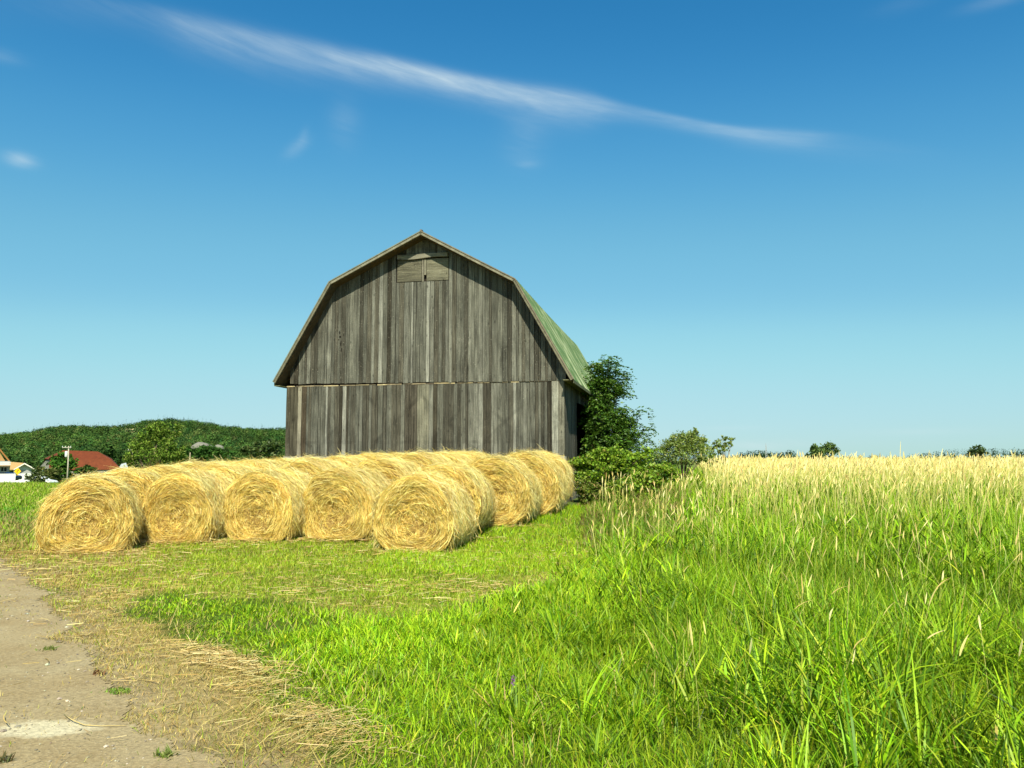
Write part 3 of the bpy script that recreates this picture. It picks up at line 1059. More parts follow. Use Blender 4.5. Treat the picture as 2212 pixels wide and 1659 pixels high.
mb.build('roof_boarding', M_trim, roof)
for s in range(4):                              # rake trim: fascia below, thin pale edge board on top
    a, b = np.array(ROOF[s]), np.array(ROOF[s + 1])
    nrm = np.array([-(b[1] - a[1]), b[0] - a[0]]); nrm /= np.linalg.norm(nrm)
    mb = MB()
    h = .085 if s in (1, 2) else .075
    e0 = .012
    mb.prism([a - nrm * e0, b - nrm * e0, b - nrm * h, a - nrm * h], OH - .028, OH + .027, (.20, .19, .145) if s in (1, 2) else (.15, .14, .10))
    mb.prism([a + nrm * .018, b + nrm * .018, b - nrm * e0 * .9, a - nrm * e0 * .9], OH - .045, OH + .05, (.18, .155, .115) if s > 1 else (.17, .18, .14))
    mb.build('rake_trim', M_trim, roof)
for s in (0, 3):                                # eave fascia along the length
    a = np.array(ROOF[0] if s == 0 else ROOF[4])
    mb = MB()
    mb.box((a[0] - .012, OH + .06, a[1] - .10), (a[0] + .012, ymax, a[1] - .012), (.14, .15, .09))
    mb.build('eave_trim', M_trim, roof)
    mb = MB()                                   # soffit
    w0 = wl if s == 0 else wr
    lo, hi = (min(a[0], w0) + .015, max(a[0], w0) - .015)
    mb.box((lo, OH + .03, zmid - .06), (hi, ymax, zmid - .035), (.12, .12, .07))
    mb.build('soffit', M_trim, roof)
mb = MB(); mb.box((ridge[0] - .03, OH - .03, ridge[1] + .0), (ridge[0] + .03, OH + .12, ridge[1] + .055), (.16, .14, .12))
mb.build('ridge_cap', M_trim, roof)
# near-black plates: painted shade of splintered holes, low left of the gable
for (a, b, w, h) in ((340.5, 333, .02, .10), (341, 337, .035, .06), (341.8, 344, .022, .17), (342.4, 350, .012, .12), (339.6, 340, .015, .04)):
    mb = MB()
    u, z = on_front(a, b)
    n_ = 8
    poly = [(u + w * math.cos(t_) * random.uniform(.6, 1.1), z + h * .6 * math.sin(t_) * random.uniform(.7, 1.1)) for t_ in [2 * math.pi * i / n_ for i in range(n_)]]
    mb.prism(poly, -.0685, -.056, (.008, .007, .006))
    mb.build('hole_shade_plate', M_trim, barn)

# ------------------------------------------------------------------ round hay bales
HAYC = [(.78, .63, .21), (.68, .51, .14), (.90, .78, .37), (.52, .35, .075), (.30, .18, .04), (.64, .54, .18)]


def make_bale_mesh(seed, nstr, wdt=1.62, hgt=1.44, ln=1.28):
    global rng
    keep_rng, rng = rng, np.random.default_rng(seed)
    r0 = wdt / 2
    zc = hgt - r0 * .97
    ph = rng.uniform(0, 6, 8)

    def radius(th):
        r = r0 * (1 + .022 * np.sin(2 * th + ph[0]) + .016 * np.sin(3 * th + ph[1]) + .01 * np.sin(7 * th + ph[2]))
        return r

    def pos(th, rr, y):
        """th 0 = right, pi/2 = top; flattened where it meets the ground"""
        x = rr * np.cos(th) * (1 + .075 * np.clip(-np.sin(th), 0, 1)); z = zc + rr * np.sin(th) * .97
        zf = np.where(z < .10, .10 - (0.10) * (1 - np.exp((z - .10) / .10)), z)
        return np.stack([x, y, np.maximum(zf, 0.0)], -1)
    na, ny = 72, 14
    V = []; Fq = []
    th = np.linspace(0, 2 * np.pi, na, endpoint=False)
    prof = []
    for k in np.linspace(0, 1, 7):
        prof.append((k * .80, 0.0 + .05 * math.cos(k * 2.5)))
    prof += [(.90, .010), (.965, .045), (.99, .10)]
    full = [(r, -ln / 2 + d) for r, d in prof] + [(1 + .01 * math.sin(3 * yy), yy) for yy in np.linspace(-ln / 2 + .18, ln / 2 - .18, ny)] + [(r, ln / 2 - d) for r, d in prof[::-1]]
    for i, (rk, y) in enumerate(full):
        r = radius(th) * rk - .02
        bump = .05 * (fbm(th * 5 + 9, np.full(na, y * 4 + i * .2 + 50), seed) - .5) * (1 if rk > .5 else .6)
        yb = y + .05 * (fbm(np.cos(th) * rk * 5 + 9, np.sin(th) * rk * 5 + 9, seed + 3) - .5) * np.sign(y)
        V.append(pos(th, np.maximum(r + bump * rk, .001), yb))
    V = np.concatenate(V)
    idx = np.arange(len(full) * na).reshape(len(full), na)
    nxt = np.roll(idx, -1, 1)
    Fq = np.stack([idx[:-1], nxt[:-1], nxt[1:], idx[1:]], -1).reshape(-1, 4)
    coreV, coreF = V, Fq
    coreC = np.tile([[.4, .27, .09]], (len(V), 1))
    parts = []
    kk = 5
    # strands wound round the barrel
    n = int(nstr * .62)
    t0 = rng.uniform(-.55, np.pi + .55, n)
    y0 = rng.uniform(-ln / 2 + .01, ln / 2 - .01, n)
    L = rng.uniform(.14, .55, n)
    ang = rng.normal(0, .36, n) + 1.0 * (fbm(t0 * 3 + 5, y0 * 4 + 20, seed + 9) - .5)
    sgn = rng.choice([-1, 1], n)
    s = np.linspace(-.5, .5, kk)[None]
    thv = t0[:, None] + sgn[:, None] * np.cos(ang)[:, None] * L[:, None] * s / r0
    yv = y0[:, None] + np.sin(ang)[:, None] * L[:, None] * s
    lift = rng.exponential(.012, n)[:, None] * (1 + (2 * s) ** 2 * rng.uniform(0, 1.1, n)[:, None])
    shag = (rng.uniform(size=n) < .06)[:, None]
    lift = lift + shag * np.clip(s + .5, 0, 1) ** 2 * rng.uniform(.03, .16, n)[:, None]
    clump = .050 * (fbm(thv * 5 + 3, yv * 6 + 40, seed + 5) - .42) + .02 * (fbm(thv * 14 + 3, yv * 9 + 40, seed + 6) - .5)
    yv = np.clip(yv, -ln / 2 - .03, ln / 2 + .03)
    C = pos(thv, radius(thv) + lift + clump - .015 - .05 * np.clip((np.abs(yv) - ln / 2 + .08) / .08, 0, 1), yv)
    Sd = np.stack([np.zeros(n), np.cos(ang), np.zeros(n)], -1) + rng.normal(0, .35, (n, 3))
    Sd /= np.linalg.norm(Sd, axis=1, keepdims=True)
    wd = rng.uniform(.0035, .008, n)[:, None] * np.array([[.6, 1, 1, 1, .5]])
    tone = fbm(t0 * 3 + 7, y0 * 4 + 12, seed + 2)
    col = palette(n, HAYC, [4, 2.2, 4.2, .9, .6, .8], .15) * (.74 + .58 * tone[:, None]) * np.array([[1.0, 1.02, 1.12]])
    parts.append(ribbons(C, Sd[:, None], wd, col))
    # strands on the two flat ends
    for side, cnt in ((-1, int(nstr * .36)), (1, int(nstr * .12))):
        n = cnt
        rad = r0 * np.sqrt(rng.uniform(.001, .98, n)); t0 = rng.uniform(0, 2 * np.pi, n)
        cxo, czo = rng.normal(0, .05), rng.normal(-.06, .04)
        L = rng.uniform(.10, .42, n) * np.clip(rad / r0 + .3, .35, 1)
        loose = np.clip(1.15 - rad / r0 * 1.1, .12, 1)
        da = rng.normal(0, 1, n) * (.26 + .8 * loose ** 2) + 1.9 * (fbm(np.cos(t0) * rad * 3 + 9, np.sin(t0) * rad * 3 + 9, seed + 31 + side) - .5)
        s = np.linspace(-.5, .5, kk)[None]
        arc = L[:, None] * s / np.maximum(rad, .16)[:, None]
        thv = t0[:, None] + arc * np.cos(da)[:, None]
        rv = rad[:, None] + L[:, None] * s * np.sin(da)[:, None]
        rv = np.clip(rv, -.9 * r0, 1.0 * r0)
        k_r = np.clip(rv / r0, 0, 1)
        bul = .055 * np.cos(np.clip(k_r / .8, 0, 1) * 2.5) + .06 * np.clip((k_r - .86) / .14, 0, 1) ** 2
        rings = .035 * (fbm(rv * 9 + 50, thv * 1.3 + 20, seed + 77) - .4) + .06 * (fbm(rv * np.cos(thv) * 6 + 50, rv * np.sin(thv) * 6 + 50, seed + 78) - .5)
        lift = rng.exponential(.012, n)[:, None] * (1 + (2 * s) ** 2 * rng.uniform(0, 1.2, n)[:, None])
        yv = side * (ln / 2 - bul + rings * 1.3 + lift - .004)
        C = pos(thv, rv * radius(thv) / r0, yv)
        edge = 1 - k_r
        C[..., 0] += cxo * edge; C[..., 2] += czo * edge
        C[..., 2] = np.maximum(C[..., 2], 0.004)
        tang = np.stack([-np.sin(t0 + da), np.zeros(n), np.cos(t0 + da)], -1)
        Sd = np.cross(tang, np.array([0, 1.0, 0])) + rng.normal(0, .35, (n, 3))
        Sd /= np.linalg.norm(Sd, axis=1, keepdims=True)
        wd = rng.uniform(.004, .009, n)[:, None] * np.array([[.6, 1, 1, 1, .5]])
        tone = .6 * fbm(rad * 8 + 5, t0 * 1.6 + 9, seed + 13) + .4 * fbm(np.cos(t0) * rad * 7 + 9, np.sin(t0) * rad * 7 + 9, seed + 51)
        col = palette(n, HAYC, [3.4, 3.2, 1.6, 1.8, .9, .7], .13) * (.58 + .86 * tone[:, None]) * np.array([[1.0, .97, .86]])
        parts.append(ribbons(C, Sd[:, None], wd, col))
    # loose ends hanging at the rims and trailing at the foot
    n = int(nstr * .035)
    t0 = rng.uniform(0, 2 * np.pi, n); sd_ = rng.choice([-1, 1], n)
    base = pos(t0, radius(t0) * rng.uniform(.93, 1.02, n), sd_ * (ln / 2 - rng.uniform(0, .08, n)))
    dirv = np.stack([np.cos(t0) * .7, sd_ * rng.uniform(.1, .8, n), np.sin(t0) * .7 - .5], -1) + rng.normal(0, .5, (n, 3))
    dirv /= np.linalg.norm(dirv, axis=1, keepdims=True)
    L = rng.uniform(.05, .2, n)
    s = np.linspace(0, 1, kk)[None]
    C = base[:, None] + dirv[:, None] * (L[:, None] * s)[..., None]
    C[..., 2] -= (L[:, None] * .55 * s ** 2)
    C[..., 2] = np.maximum(C[..., 2], 0.004)
    Sd = rng.normal(0, 1, (n, 3)); Sd /= np.linalg.norm(Sd, axis=1, keepdims=True)
    parts.append(ribbons(C, Sd[:, None], np.tile(rng.uniform(.003, .007, n)[:, None], (1, kk)), palette(n, HAYC, [3, 3, 2, 1, .3, .6])))
    V, F, C = merge(parts)
    nV = np.concatenate([coreV, V]); nF = np.concatenate([coreF, F[0] + len(coreV)]); nC = np.concatenate([coreC, C])
    mi = np.concatenate([np.zeros(len(coreF), int), np.ones(len(F[0]), int)])
    o = mk('hay_bale', nV, [nF], [M_core, M_straw], col=nC, midx=mi)
    o.data.polygons.foreach_set('use_smooth', (mi == 0))
    rng = keep_rng
    return o


BALES = []      # x, y of centre, length, width: used to keep grass out
ROWN = ['front', 'second', 'third', 'fourth', 'fifth', 'sixth']
COLN = ['leftmost row', 'second row from the left', 'middle row', 'second row from the right', 'rightmost row']
cols = [(-8.08, 14.7, .07, 6), (-6.62, 15.95, .17, 5), (-4.97, 15.95, .33, 5), (-3.42, 15.95, .40, 5), (-1.77, 14.7, .21, 5)]
protos = {}


def bale_at(ci, ri, x, d, rz, label, key, wdt):
    if key not in protos:
        o = make_bale_mesh(100 + key * 7, 26000 if key < 6 else 9000, wdt, 1.33 if key < 5 else 1.44)
        protos[key] = o
    else:
        src = protos[key]
        o = src.copy()
        COL.objects.link(o)
    c = np.array([x, d]) + DD * .64
    o.location = (c[0], c[1], float(terrain(c[0], c[1])) - .02)
    o.rotation_euler = (0, 0, rz)
    tag(o, label, 'hay bale', 'round hay bales in rows before the barn')
    BALES.append((c[0], c[1], rz))


for ci, (x0, d0, sl_, nr) in enumerate(cols):
    for ri in range(nr):
        d = d0 + 1.335 * ri
        x = x0 + sl_ * (d - d0)
        if ci == 4:
            x = [-1.77, -1.47, -.40, .33, .62][ri]
            d = [14.7, 16.03, 17.4, 18.75, 20.15][ri]
        if ri > 0:
            x += random.uniform(-.06, .06)
        rz = -math.atan((sl_ + .21) / 2) + random.uniform(-.05, .05)
        if ci == 0:
            rz = .30 - .06 * ri + random.uniform(-.04, .04)
        key = ci if ri == 0 else (5 if (ci == 4 and ri in (2, 3)) else 6 + (ci * 3 + ri) % 4)
        if ri == 0:
            lab = ['broad sagging golden round bale at the front of the leftmost row',
                   'front round bale of the second row from the left',
                   'front round bale of the middle row, swirl of straw on its face',
                   'front round bale of the second row from the right',
                   'golden round bale at the front of the rightmost row, standing nearest the tall grass'][ci]
        else:
            lab = '%s golden round bale from the front in the %s' % (ROWN[ri], COLN[ci])
            if ri == nr - 1:
                lab = 'hindmost golden round bale of the %s, nearest the barn' % COLN[ci]
        bale_at(ci, ri, x, d, rz, lab, key, 1.60 if ci == 0 and ri == 0 else (1.56 if ci == 4 and ri == 0 else 1.62))


def clear_of_bales(x, y, m=.0):
    ok = np.ones(len(x), bool)
    for (bx, by, rz) in BALES:
        dx, dy = x - bx, y - by
        u = dx * math.cos(-rz) - dy * math.sin(-rz); v = dx * math.sin(-rz) + dy * math.cos(-rz)
        ok &= ~((np.abs(u) < .50 + m) & (np.abs(v) < .60 + m))
    lx = (x - OB[0]) * EX[0] + (y - OB[1]) * EX[1]; ly = (x - OB[0]) * DD[0] + (y - OB[1]) * DD[1]
    ok &= ~((lx > wl) & (lx < wr) & (ly > -.1) & (ly < DEPTH))
    return ok


# ------------------------------------------------------------------ grasses
def scatter(n, y0, y1, power=1.0, xl=-.72, xr=.72, margin=.8):
    """points on the ground in the wedge before the camera; density falls with distance when power < 1"""
    u = rng.uniform(0, 1, n)
    e = 1 + power
    y = (y0 ** e + u * (y1 ** e - y0 ** e)) ** (1 / e)
    a, b = xl * y - margin, xr * y + margin
    x = a + rng.uniform(0, 1, n) * (b - a)
    return x, y


GREENS = [(.23, .43, .010), (.31, .50, .012), (.39, .53, .016), (.105, .235, .010), (.46, .52, .03), (.54, .46, .11)]

# lush foreground grass: a carpet with tussocks of broad arching leaves
def lush_depth(x, y):
    return sum(in_lush(x + a, y + b).astype(float) for a, b in ((-.8, 0), (.0, .9), (-.5, .5), (-.35, -.25), (-.25, .25), (.2, .4), (0, 0))) / 7


def right_of(x, y):
    return sstep(x / np.maximum(y, 1), -.18, .40)


parts = []
x, y = scatter(340000, 3.0, 17, .5)
ok = in_lush(x + rng.normal(0, .26, len(x)), y + rng.normal(0, .34, len(x))) & (field_edge(x, y) < .6)
x, y = x[ok], y[ok]
tuft = fbm(x * 2.6, y * 2.6, 101); big = fbm(x * .7, y * .7, 102)
ok = rng.uniform(size=len(x)) < .5 + 1.0 * tuft
x, y, tuft, big = x[ok], y[ok], tuft[ok], big[ok]
ld = lush_depth(x, y)
hollow = sstep(fbm(x * .85 + 7, y * .85, 144), .66, .74)
ok = rng.uniform(size=len(x)) < (.25 + .75 * ld) * (1 - .8 * hollow)
x, y, tuft, big, ld = x[ok], y[ok], tuft[ok], big[ok], ld[ok]
right = right_of(x, y)
h = (.055 + .06 * sstep(x / np.maximum(y, 1), -.40, -.12) + .08 * right + .16 * right * sstep(y, 4.5, 8)) * (.55 + .9 * tuft) * (.35 + 1.3 * big) * rng.uniform(.5, 1.4, len(x)) * (.4 + .6 * ld)
wd = rng.uniform(.005, .0115, len(x)) * np.clip(y / 6, .85, 2.0)
lean = np.abs(rng.normal(.32, .22, len(x))).clip(0, .9); bend = np.abs(rng.normal(.28, .25, len(x))).clip(0, 1.0)
c = palette(len(x), GREENS, [4, 5, 3, 2.4, 1.0, .35], .16) * (.42 + 1.05 * big[:, None]) * (1 - .22 * right[:, None])  # darker where the carpet is low, painting in the shade between clumps
parts.append(blades(x, y, h, wd, lean, bend, c, 4))


def tussocks(n, y0, y1, per, keep, hmul, wr, xl=-.72, xr=.72, spread=.05, pal=(4, 5, 3, 2.5, .8, .15), mask=None):
    cx_, cy_ = scatter(n, y0, y1, .8, xl, xr)
    ok = (in_lush(cx_, cy_) if mask is None else mask(cx_, cy_))
    ok &= rng.uniform(size=n) < keep(cx_, cy_) * lush_depth(cx_, cy_) ** 2 * (1 - .9 * sstep(fbm(cx_ * .85 + 7, cy_ * .85, 144), .64, .72))
    cx_, cy_ = cx_[ok], cy_[ok]
    m = len(cx_)
    k = rng.integers(per[0], per[1], m)
    hb = hmul(cx_, cy_) * rng.uniform(.65, 1.3, m)
    tone = rng.normal(.80, .24, m).clip(.3, 1.3)
    tilt = rng.uniform(0, 2 * np.pi, m)
    I = np.repeat(np.arange(m), k)
    N_ = len(I)
    yaw = rng.uniform(0, 2 * np.pi, N_)
    rad = np.abs(rng.normal(0, spread, N_))
    bx, by = cx_[I] + rad * np.cos(yaw), cy_[I] + rad * np.sin(yaw)
    yaw = yaw + .5 * np.sin(tilt[I] - yaw)
    h = hb[I] * rng.uniform(.45, 1.15, N_)
    lean = (.12 + rad / spread * .14 + np.abs(rng.normal(0, .15, N_))).clip(0, .85)
    bend = np.abs(rng.normal(.32, .25, N_)).clip(0, .95)
    w = rng.uniform(*wr, N_) * np.clip(cy_[I] / 7, .9, 1.8)
    c = palette(N_, GREENS, pal, .11) * tone[I][:, None]
    return blades(bx, by, h, w, lean, bend, c, 6, yaw, twist=.6)


parts.append(tussocks(1500, 3.1, 15, (16, 36), lambda x, y: (.15 + .85 * (fbm(x * 1.2, y * 1.2, 131) > .46)) * sstep(x / y, -.42, -.15), lambda x, y: .15 + .20 * right_of(x, y) + .26 * right_of(x, y) * sstep(y, 4.6, 8), (.008, .015)))
parts.append(tussocks(600, 3.4, 12, (18, 40), lambda x, y: right_of(x, y) * (fbm(x * .9, y * .9, 133) > .44), lambda x, y: .26 + .34 * right_of(x, y), (.010, .019), xl=-.1, spread=.07, pal=(4, 4, 2, 4, .6, .1)))
parts.append(tussocks(420, 5, 14, (10, 22), lambda x, y: .8 * np.ones(len(x)), lambda x, y: .18 + .12 * right_of(x, y), (.006, .012), xl=-.35, xr=.3))
# leafy reed stems: broad leaves standing off the stalk at angles
def reeds(n, y0, y1, keep, H_, xl, xr, pal):
    cx_, cy_ = scatter(n, y0, y1, .85, xl, xr)
    ok = (rng.uniform(size=n) < keep(cx_, cy_)) & clear_of_bales(cx_, cy_, .2)
    cx_, cy_ = cx_[ok], cy_[ok]
    m = len(cx_)
    H = H_(cx_, cy_) * rng.uniform(.7, 1.25, m)
    yaw = rng.normal(.3, 1.3, m); ln_ = np.abs(rng.normal(.12, .10, m))
    tone = rng.normal(.78, .24, m).clip(.3, 1.3)
    o_ = [blades(cx_, cy_, H, np.full(m, .0055) * np.clip(cy_ / 8, .9, 1.8), ln_, np.zeros(m), palette(m, [(.26, .36, .03), (.34, .38, .06)], [2, 1], .1), 3, yaw)]
    k = 6
    for j in range(k):
        f = .18 + .80 * (j + rng.uniform(0, .8, m)) / k
        px_ = cx_ + np.cos(yaw) * ln_ * H * f; py_ = cy_ + np.sin(yaw) * ln_ * H * f
        L = rng.uniform(.15, .30, m) * (1.05 - .35 * f) * np.clip(H / .5, .7, 1.3)
        o_.append(blades(px_, py_, L, rng.uniform(.011, .020, m) * np.clip(cy_ / 9, .9, 1.8), rng.uniform(.45, .85, m), np.abs(rng.normal(.28, .22, m)),
                         palette(m, GREENS, pal, .12) * tone[:, None], 5, rng.uniform(0, 2 * np.pi, m), z=terrain(px_, py_) + H * f * .97, twist=.35))
    return merge(o_)


def reed_keep(x, y):
    return (in_lush(x, y) | (field_edge(x, y) > -1)) * right_of(x, y) * sstep(fbm(x * .75 + 3, y * .75, 151), .40, .60) * (1 - .9 * sstep(fbm(x * .85 + 7, y * .85, 144), .64, .72))


for vv in (reeds(5200, 3.6, 13.5, reed_keep, lambda x, y: .30 + .36 * right_of(x, y) * sstep(y, 3.5, 7), -.12, .74, (4, 4, 2.4, 4.5, .6, .1)),):
    parts.append((vv[0], vv[1][0], vv[2]))
# withered stalks caught among it
x, y = scatter(9000, 3.2, 14, .8)
ok = in_lush(x, y) & ((fbm(x * 1.3, y * 1.3, 137) > .54) | (fbm(x * .85 + 7, y * .85, 144) > .66))
x, y = x[ok], y[ok]
parts.append(blades(x, y, rng.uniform(.08, .34, len(x)), rng.uniform(.004, .008, len(x)), np.abs(rng.normal(.5, .3, len(x))).clip(0, .95), np.abs(rng.normal(.2, .2, len(x))),
                    palette(len(x), [(.58, .46, .20), (.48, .35, .13), (.50, .45, .14)], [1, 1, 1], .12), 4))
V, F, C = merge(parts)
tag(mk('lush_grass', V, F, M_grass, col=C), kind='stuff')

# mown stubble before the bales, dry verge beside the track
parts = []
x, y = scatter(300000, 4.0, 17.5, .7, -.72, .35)
ok = ~in_lush(x + rng.normal(0, .3, len(x)), y + rng.normal(0, .45, len(x))) & ~in_track(x, y) & clear_of_bales(x, y)
x, y = x[ok], y[ok]
gp = project(x, y, terrain(x, y))
dry_k = sstep(gp[0], 300, 60) * .70 + .21 * sstep(fbm(x * 1.1, y * 1.6, 120), .50, .64) + .75 * sstep(gp[1], 605, 660) * (gp[0] < 350)
dens = np.where(dry_k > .7, .65, 1.0) * (.3 + fbm(x * 2.5, y * 2.5, 121))
ok = rng.uniform(size=len(x)) < dens
x, y, dry_k = x[ok], y[ok], dry_k[ok]
isdry = rng.uniform(size=len(x)) < np.clip(dry_k, .12, .93)
h = rng.uniform(.03, .10, len(x)) * np.where(isdry, .7, 1.15) * (.6 + .8 * fbm(x * 1.3, y * 1.3, 122))
cg = palette(len(x), [(.23, .37, .014), (.31, .43, .02), (.40, .43, .05), (.16, .26, .014)], [3, 4, 3, 1], .14)
cd = palette(len(x), [(.36, .25, .085), (.47, .35, .14), (.27, .18, .06), (.55, .44, .20), (.22, .21, .06)], [4, 3, 2, 1.4, 1.6], .14)
c = np.where(isdry[:, None], cd, cg) * (.7 + .6 * fbm(x * 1.7, y * 1.7, 128)[:, None])
lean = np.where(isdry, np.abs(rng.normal(.6, .25, len(x))), np.abs(rng.normal(.35, .25, len(x)))).clip(0, .97)
parts.append(blades(x, y, h, rng.uniform(.004, .008, len(x)) * np.clip(y / 8, .7, 1.8), lean, np.abs(rng.normal(.2, .2, len(x))), c, 3))
x, y = scatter(230000, 3.8, 12, .6, -.72, .15)
ok = ~in_lush(x, y) & clear_of_bales(x, y)
tk = in_track(x, y)
g3 = fbm(x * 2.4, y * 2.4, 125)
ok &= np.where(tk, (rng.uniform(size=len(x)) < .10) & (g3 > .56), rng.uniform(size=len(x)) < .25 + .9 * g3)
x, y, g3 = x[ok], y[ok], g3[ok]
gr = fbm(x * 1.2, y * 1.2, 126)
g4 = project(x, y, terrain(x, y))
isg = rng.uniform(size=len(x)) < (.14 + .7 * sstep(gr, .48, .62)) * (1 - .65 * sstep(g4[1], 610, 670))
c = np.where(isg[:, None], palette(len(x), [(.20, .27, .03), (.27, .31, .05), (.15, .22, .02)], [2, 2, 1], .13),
             palette(len(x), [(.54, .41, .13), (.45, .34, .105), (.64, .52, .22), (.34, .25, .075), (.42, .40, .09)], [4, 3, 2.6, 1.4, 3.0], .14))
xm, ym = [], []
for (qx, qy, m_) in ((236, 668, 260), (262, 690, 200), (300, 712, 220), (326, 735, 240), (345, 760, 200), (205, 650, 160), (170, 630, 120), (290, 745, 160), (240, 720, 120)):
    pq = ground_pt(qx, qy)
    xm.append(pq[0] + rng.normal(0, .22, m_)); ym.append(pq[1] + rng.normal(0, .16, m_))
xm, ym = np.concatenate(xm), np.concatenate(ym)
parts.append(blades(xm, ym, rng.uniform(.08, .24, len(xm)), rng.uniform(.003, .007, len(xm)), rng.uniform(.75, .985, len(xm)), rng.uniform(0, .35, len(xm)),
                    palette(len(xm), [(.60, .49, .21), (.50, .38, .14), (.42, .36, .10), (.32, .36, .06)], [3, 3, 2, 1.2], .13), 4, rng.normal(-.4, 1.0, len(xm))))
parts.append(blades(x, y, rng.uniform(.015, .055, len(x)) * (.5 + g3), rng.uniform(.003, .0065, len(x)) * np.clip(y / 7, .8, 1.7), np.abs(rng.normal(.62, .25, len(x))).clip(0, .97), np.abs(rng.normal(.2, .2, len(x))), c, 3))
V, F, C = merge(parts)
tag(mk('short_mown_grass', V, F, M_grass, col=C), kind='stuff')


# straw litter: flat-lying stalks
def litter(n, x, y, L, colr, wd=(.003, .0065), zup=.035, yaw=None):
    n = len(x)
    yaw = rng.uniform(0, np.pi * 2, n) if yaw is None else yaw
    s = np.linspace(-.5, .5, 4)[None]
    bow = rng.normal(0, .12, n)[:, None] * (s ** 2 - .1) * L[:, None]
    cx_ = x[:, None] + np.cos(yaw)[:, None] * L[:, None] * s - np.sin(yaw)[:, None] * bow
    cy_ = y[:, None] + np.sin(yaw)[:, None] * L[:, None] * s + np.cos(yaw)[:, None] * bow
    z = terrain(cx_, cy_) + rng.uniform(.012, zup, n)[:, None] + s * rng.normal(0, .06, n)[:, None] * L[:, None] + .006
    C = np.stack([cx_, cy_, np.maximum(z, terrain(cx_, cy_) + .014)], -1)
    Sd = np.stack([-np.sin(yaw), np.cos(yaw), rng.normal(.4, .4, n)], -1)
    Sd /= np.linalg.norm(Sd, axis=1, keepdims=True)
    return ribbons(C, Sd[:, None], np.tile(rng.uniform(*wd, n)[:, None], (1, 4)) * np.clip(y / 7, .8, 2)[:, None], colr)


LIT = [(.56, .44, .19), (.47, .34, .12), (.35, .23, .07), (.66, .55, .28)]
parts = []
x, y = scatter(40000, 4.0, 17, .9, -.72, .5)
gp = project(x, y, terrain(x, y))
band = (.45 * np.exp(-((gp[1] - 592) / 14) ** 2) * sstep(gp[0], 210, 330) + .4 * np.exp(-((gp[1] - 563) / 9) ** 2) * sstep(gp[0], 280, 400)
        + .3 * np.exp(-((gp[1] - 548) / 6) ** 2) + .30 * sstep(gp[0], 330, 120))
ok = (~in_lush(x, y)) & (rng.uniform(size=len(x)) < (.12 + band) * (.25 + 1.3 * fbm(x * 1.5, y * 2.2, 130))) & clear_of_bales(x, y)
trk = in_track(x, y) & (rng.uniform(size=len(x)) > .10)
ok &= ~trk
x, y = x[ok], y[ok]
parts.append(litter(0, x, y, rng.uniform(.05, .24, len(x)), palette(len(x), LIT, [3, 3, 2, 1.2], .12), zup=.05))
# matted drifts of straw on the edge of the track
for (qx, qy, sx_, sy_, nn, ya) in ((236, 668, .30, .10, 420, .55), (214, 655, .25, .08, 160, .2), (262, 690, .28, .12, 160, .8), (318, 722, .26, .11, 340, .9), (338, 745, .2, .12, 180, 1.1),
                                   (345, 592, 1.0, .22, 120, .1), (480, 590, .9, .26, 200, .1), (420, 562, .7, .24, 170, 0), (560, 558, .9, .26, 170, 0)):
    p = ground_pt(qx, qy)
    a = rng.normal(0, 1, nn) * sx_; b = rng.normal(0, 1, nn) * sy_
    ang = -.55 if qx < 345 and qy > 630 else 0.0
    x = p[0] + a * math.cos(ang) - b * math.sin(ang); y = p[1] + a * math.sin(ang) + b * math.cos(ang)
    ok = y > 2.5
    x, y = x[ok], y[ok]
    parts.append(litter(0, x, y, rng.uniform(.04, .22, len(x)), palette(len(x), LIT, [3, 3, 1.5, 1.6], .12), zup=.06, yaw=rng.normal(ya, 1.25, len(x))))
# round the feet of the front bales
for (bx, by, rz) in BALES:
    if by < 18.5:
        nn = 220
        x = bx + rng.normal(0, .65, nn); y = by - .66 - np.abs(rng.normal(0, .16, nn))
        parts.append(litter(0, x, y, rng.uniform(.08, .3, nn), palette(nn, LIT, [3, 3, 2, 1.2], .12), zup=.09))
V, F, C = merge(parts)
tag(mk('straw_litter', V, F, M_straw, col=C), kind='stuff')

# low weeds and crumbs on the track
parts = []
x, y = scatter(26000, 4.0, 14, .9, -.72, -.05)
gp = project(x, y, terrain(x, y))
kx = in_track(x, y)
ok = kx & (rng.uniform(size=len(x)) < .03 + .5 * (fbm(x * 2.0, y * 2.0, 140) > .60) * sstep(gp[0], -20, 170))
x, y = x[ok], y[ok]
parts.append(blades(x, y, rng.uniform(.012, .045, len(x)), rng.uniform(.004, .008, len(x)), rng.uniform(.2, .9, len(x)), rng.uniform(0, .4, len(x)),
                    palette(len(x), [(.30, .23, .09), (.17, .20, .05), (.10, .15, .03), (.42, .32, .15)], [3, 2, 2, 1.5], .15), 2, z=terrain(x, y) + .012))
V, F, C = merge(parts)
tag(mk('track_weeds_grass', V, F, M_grass, col=C), kind='stuff')

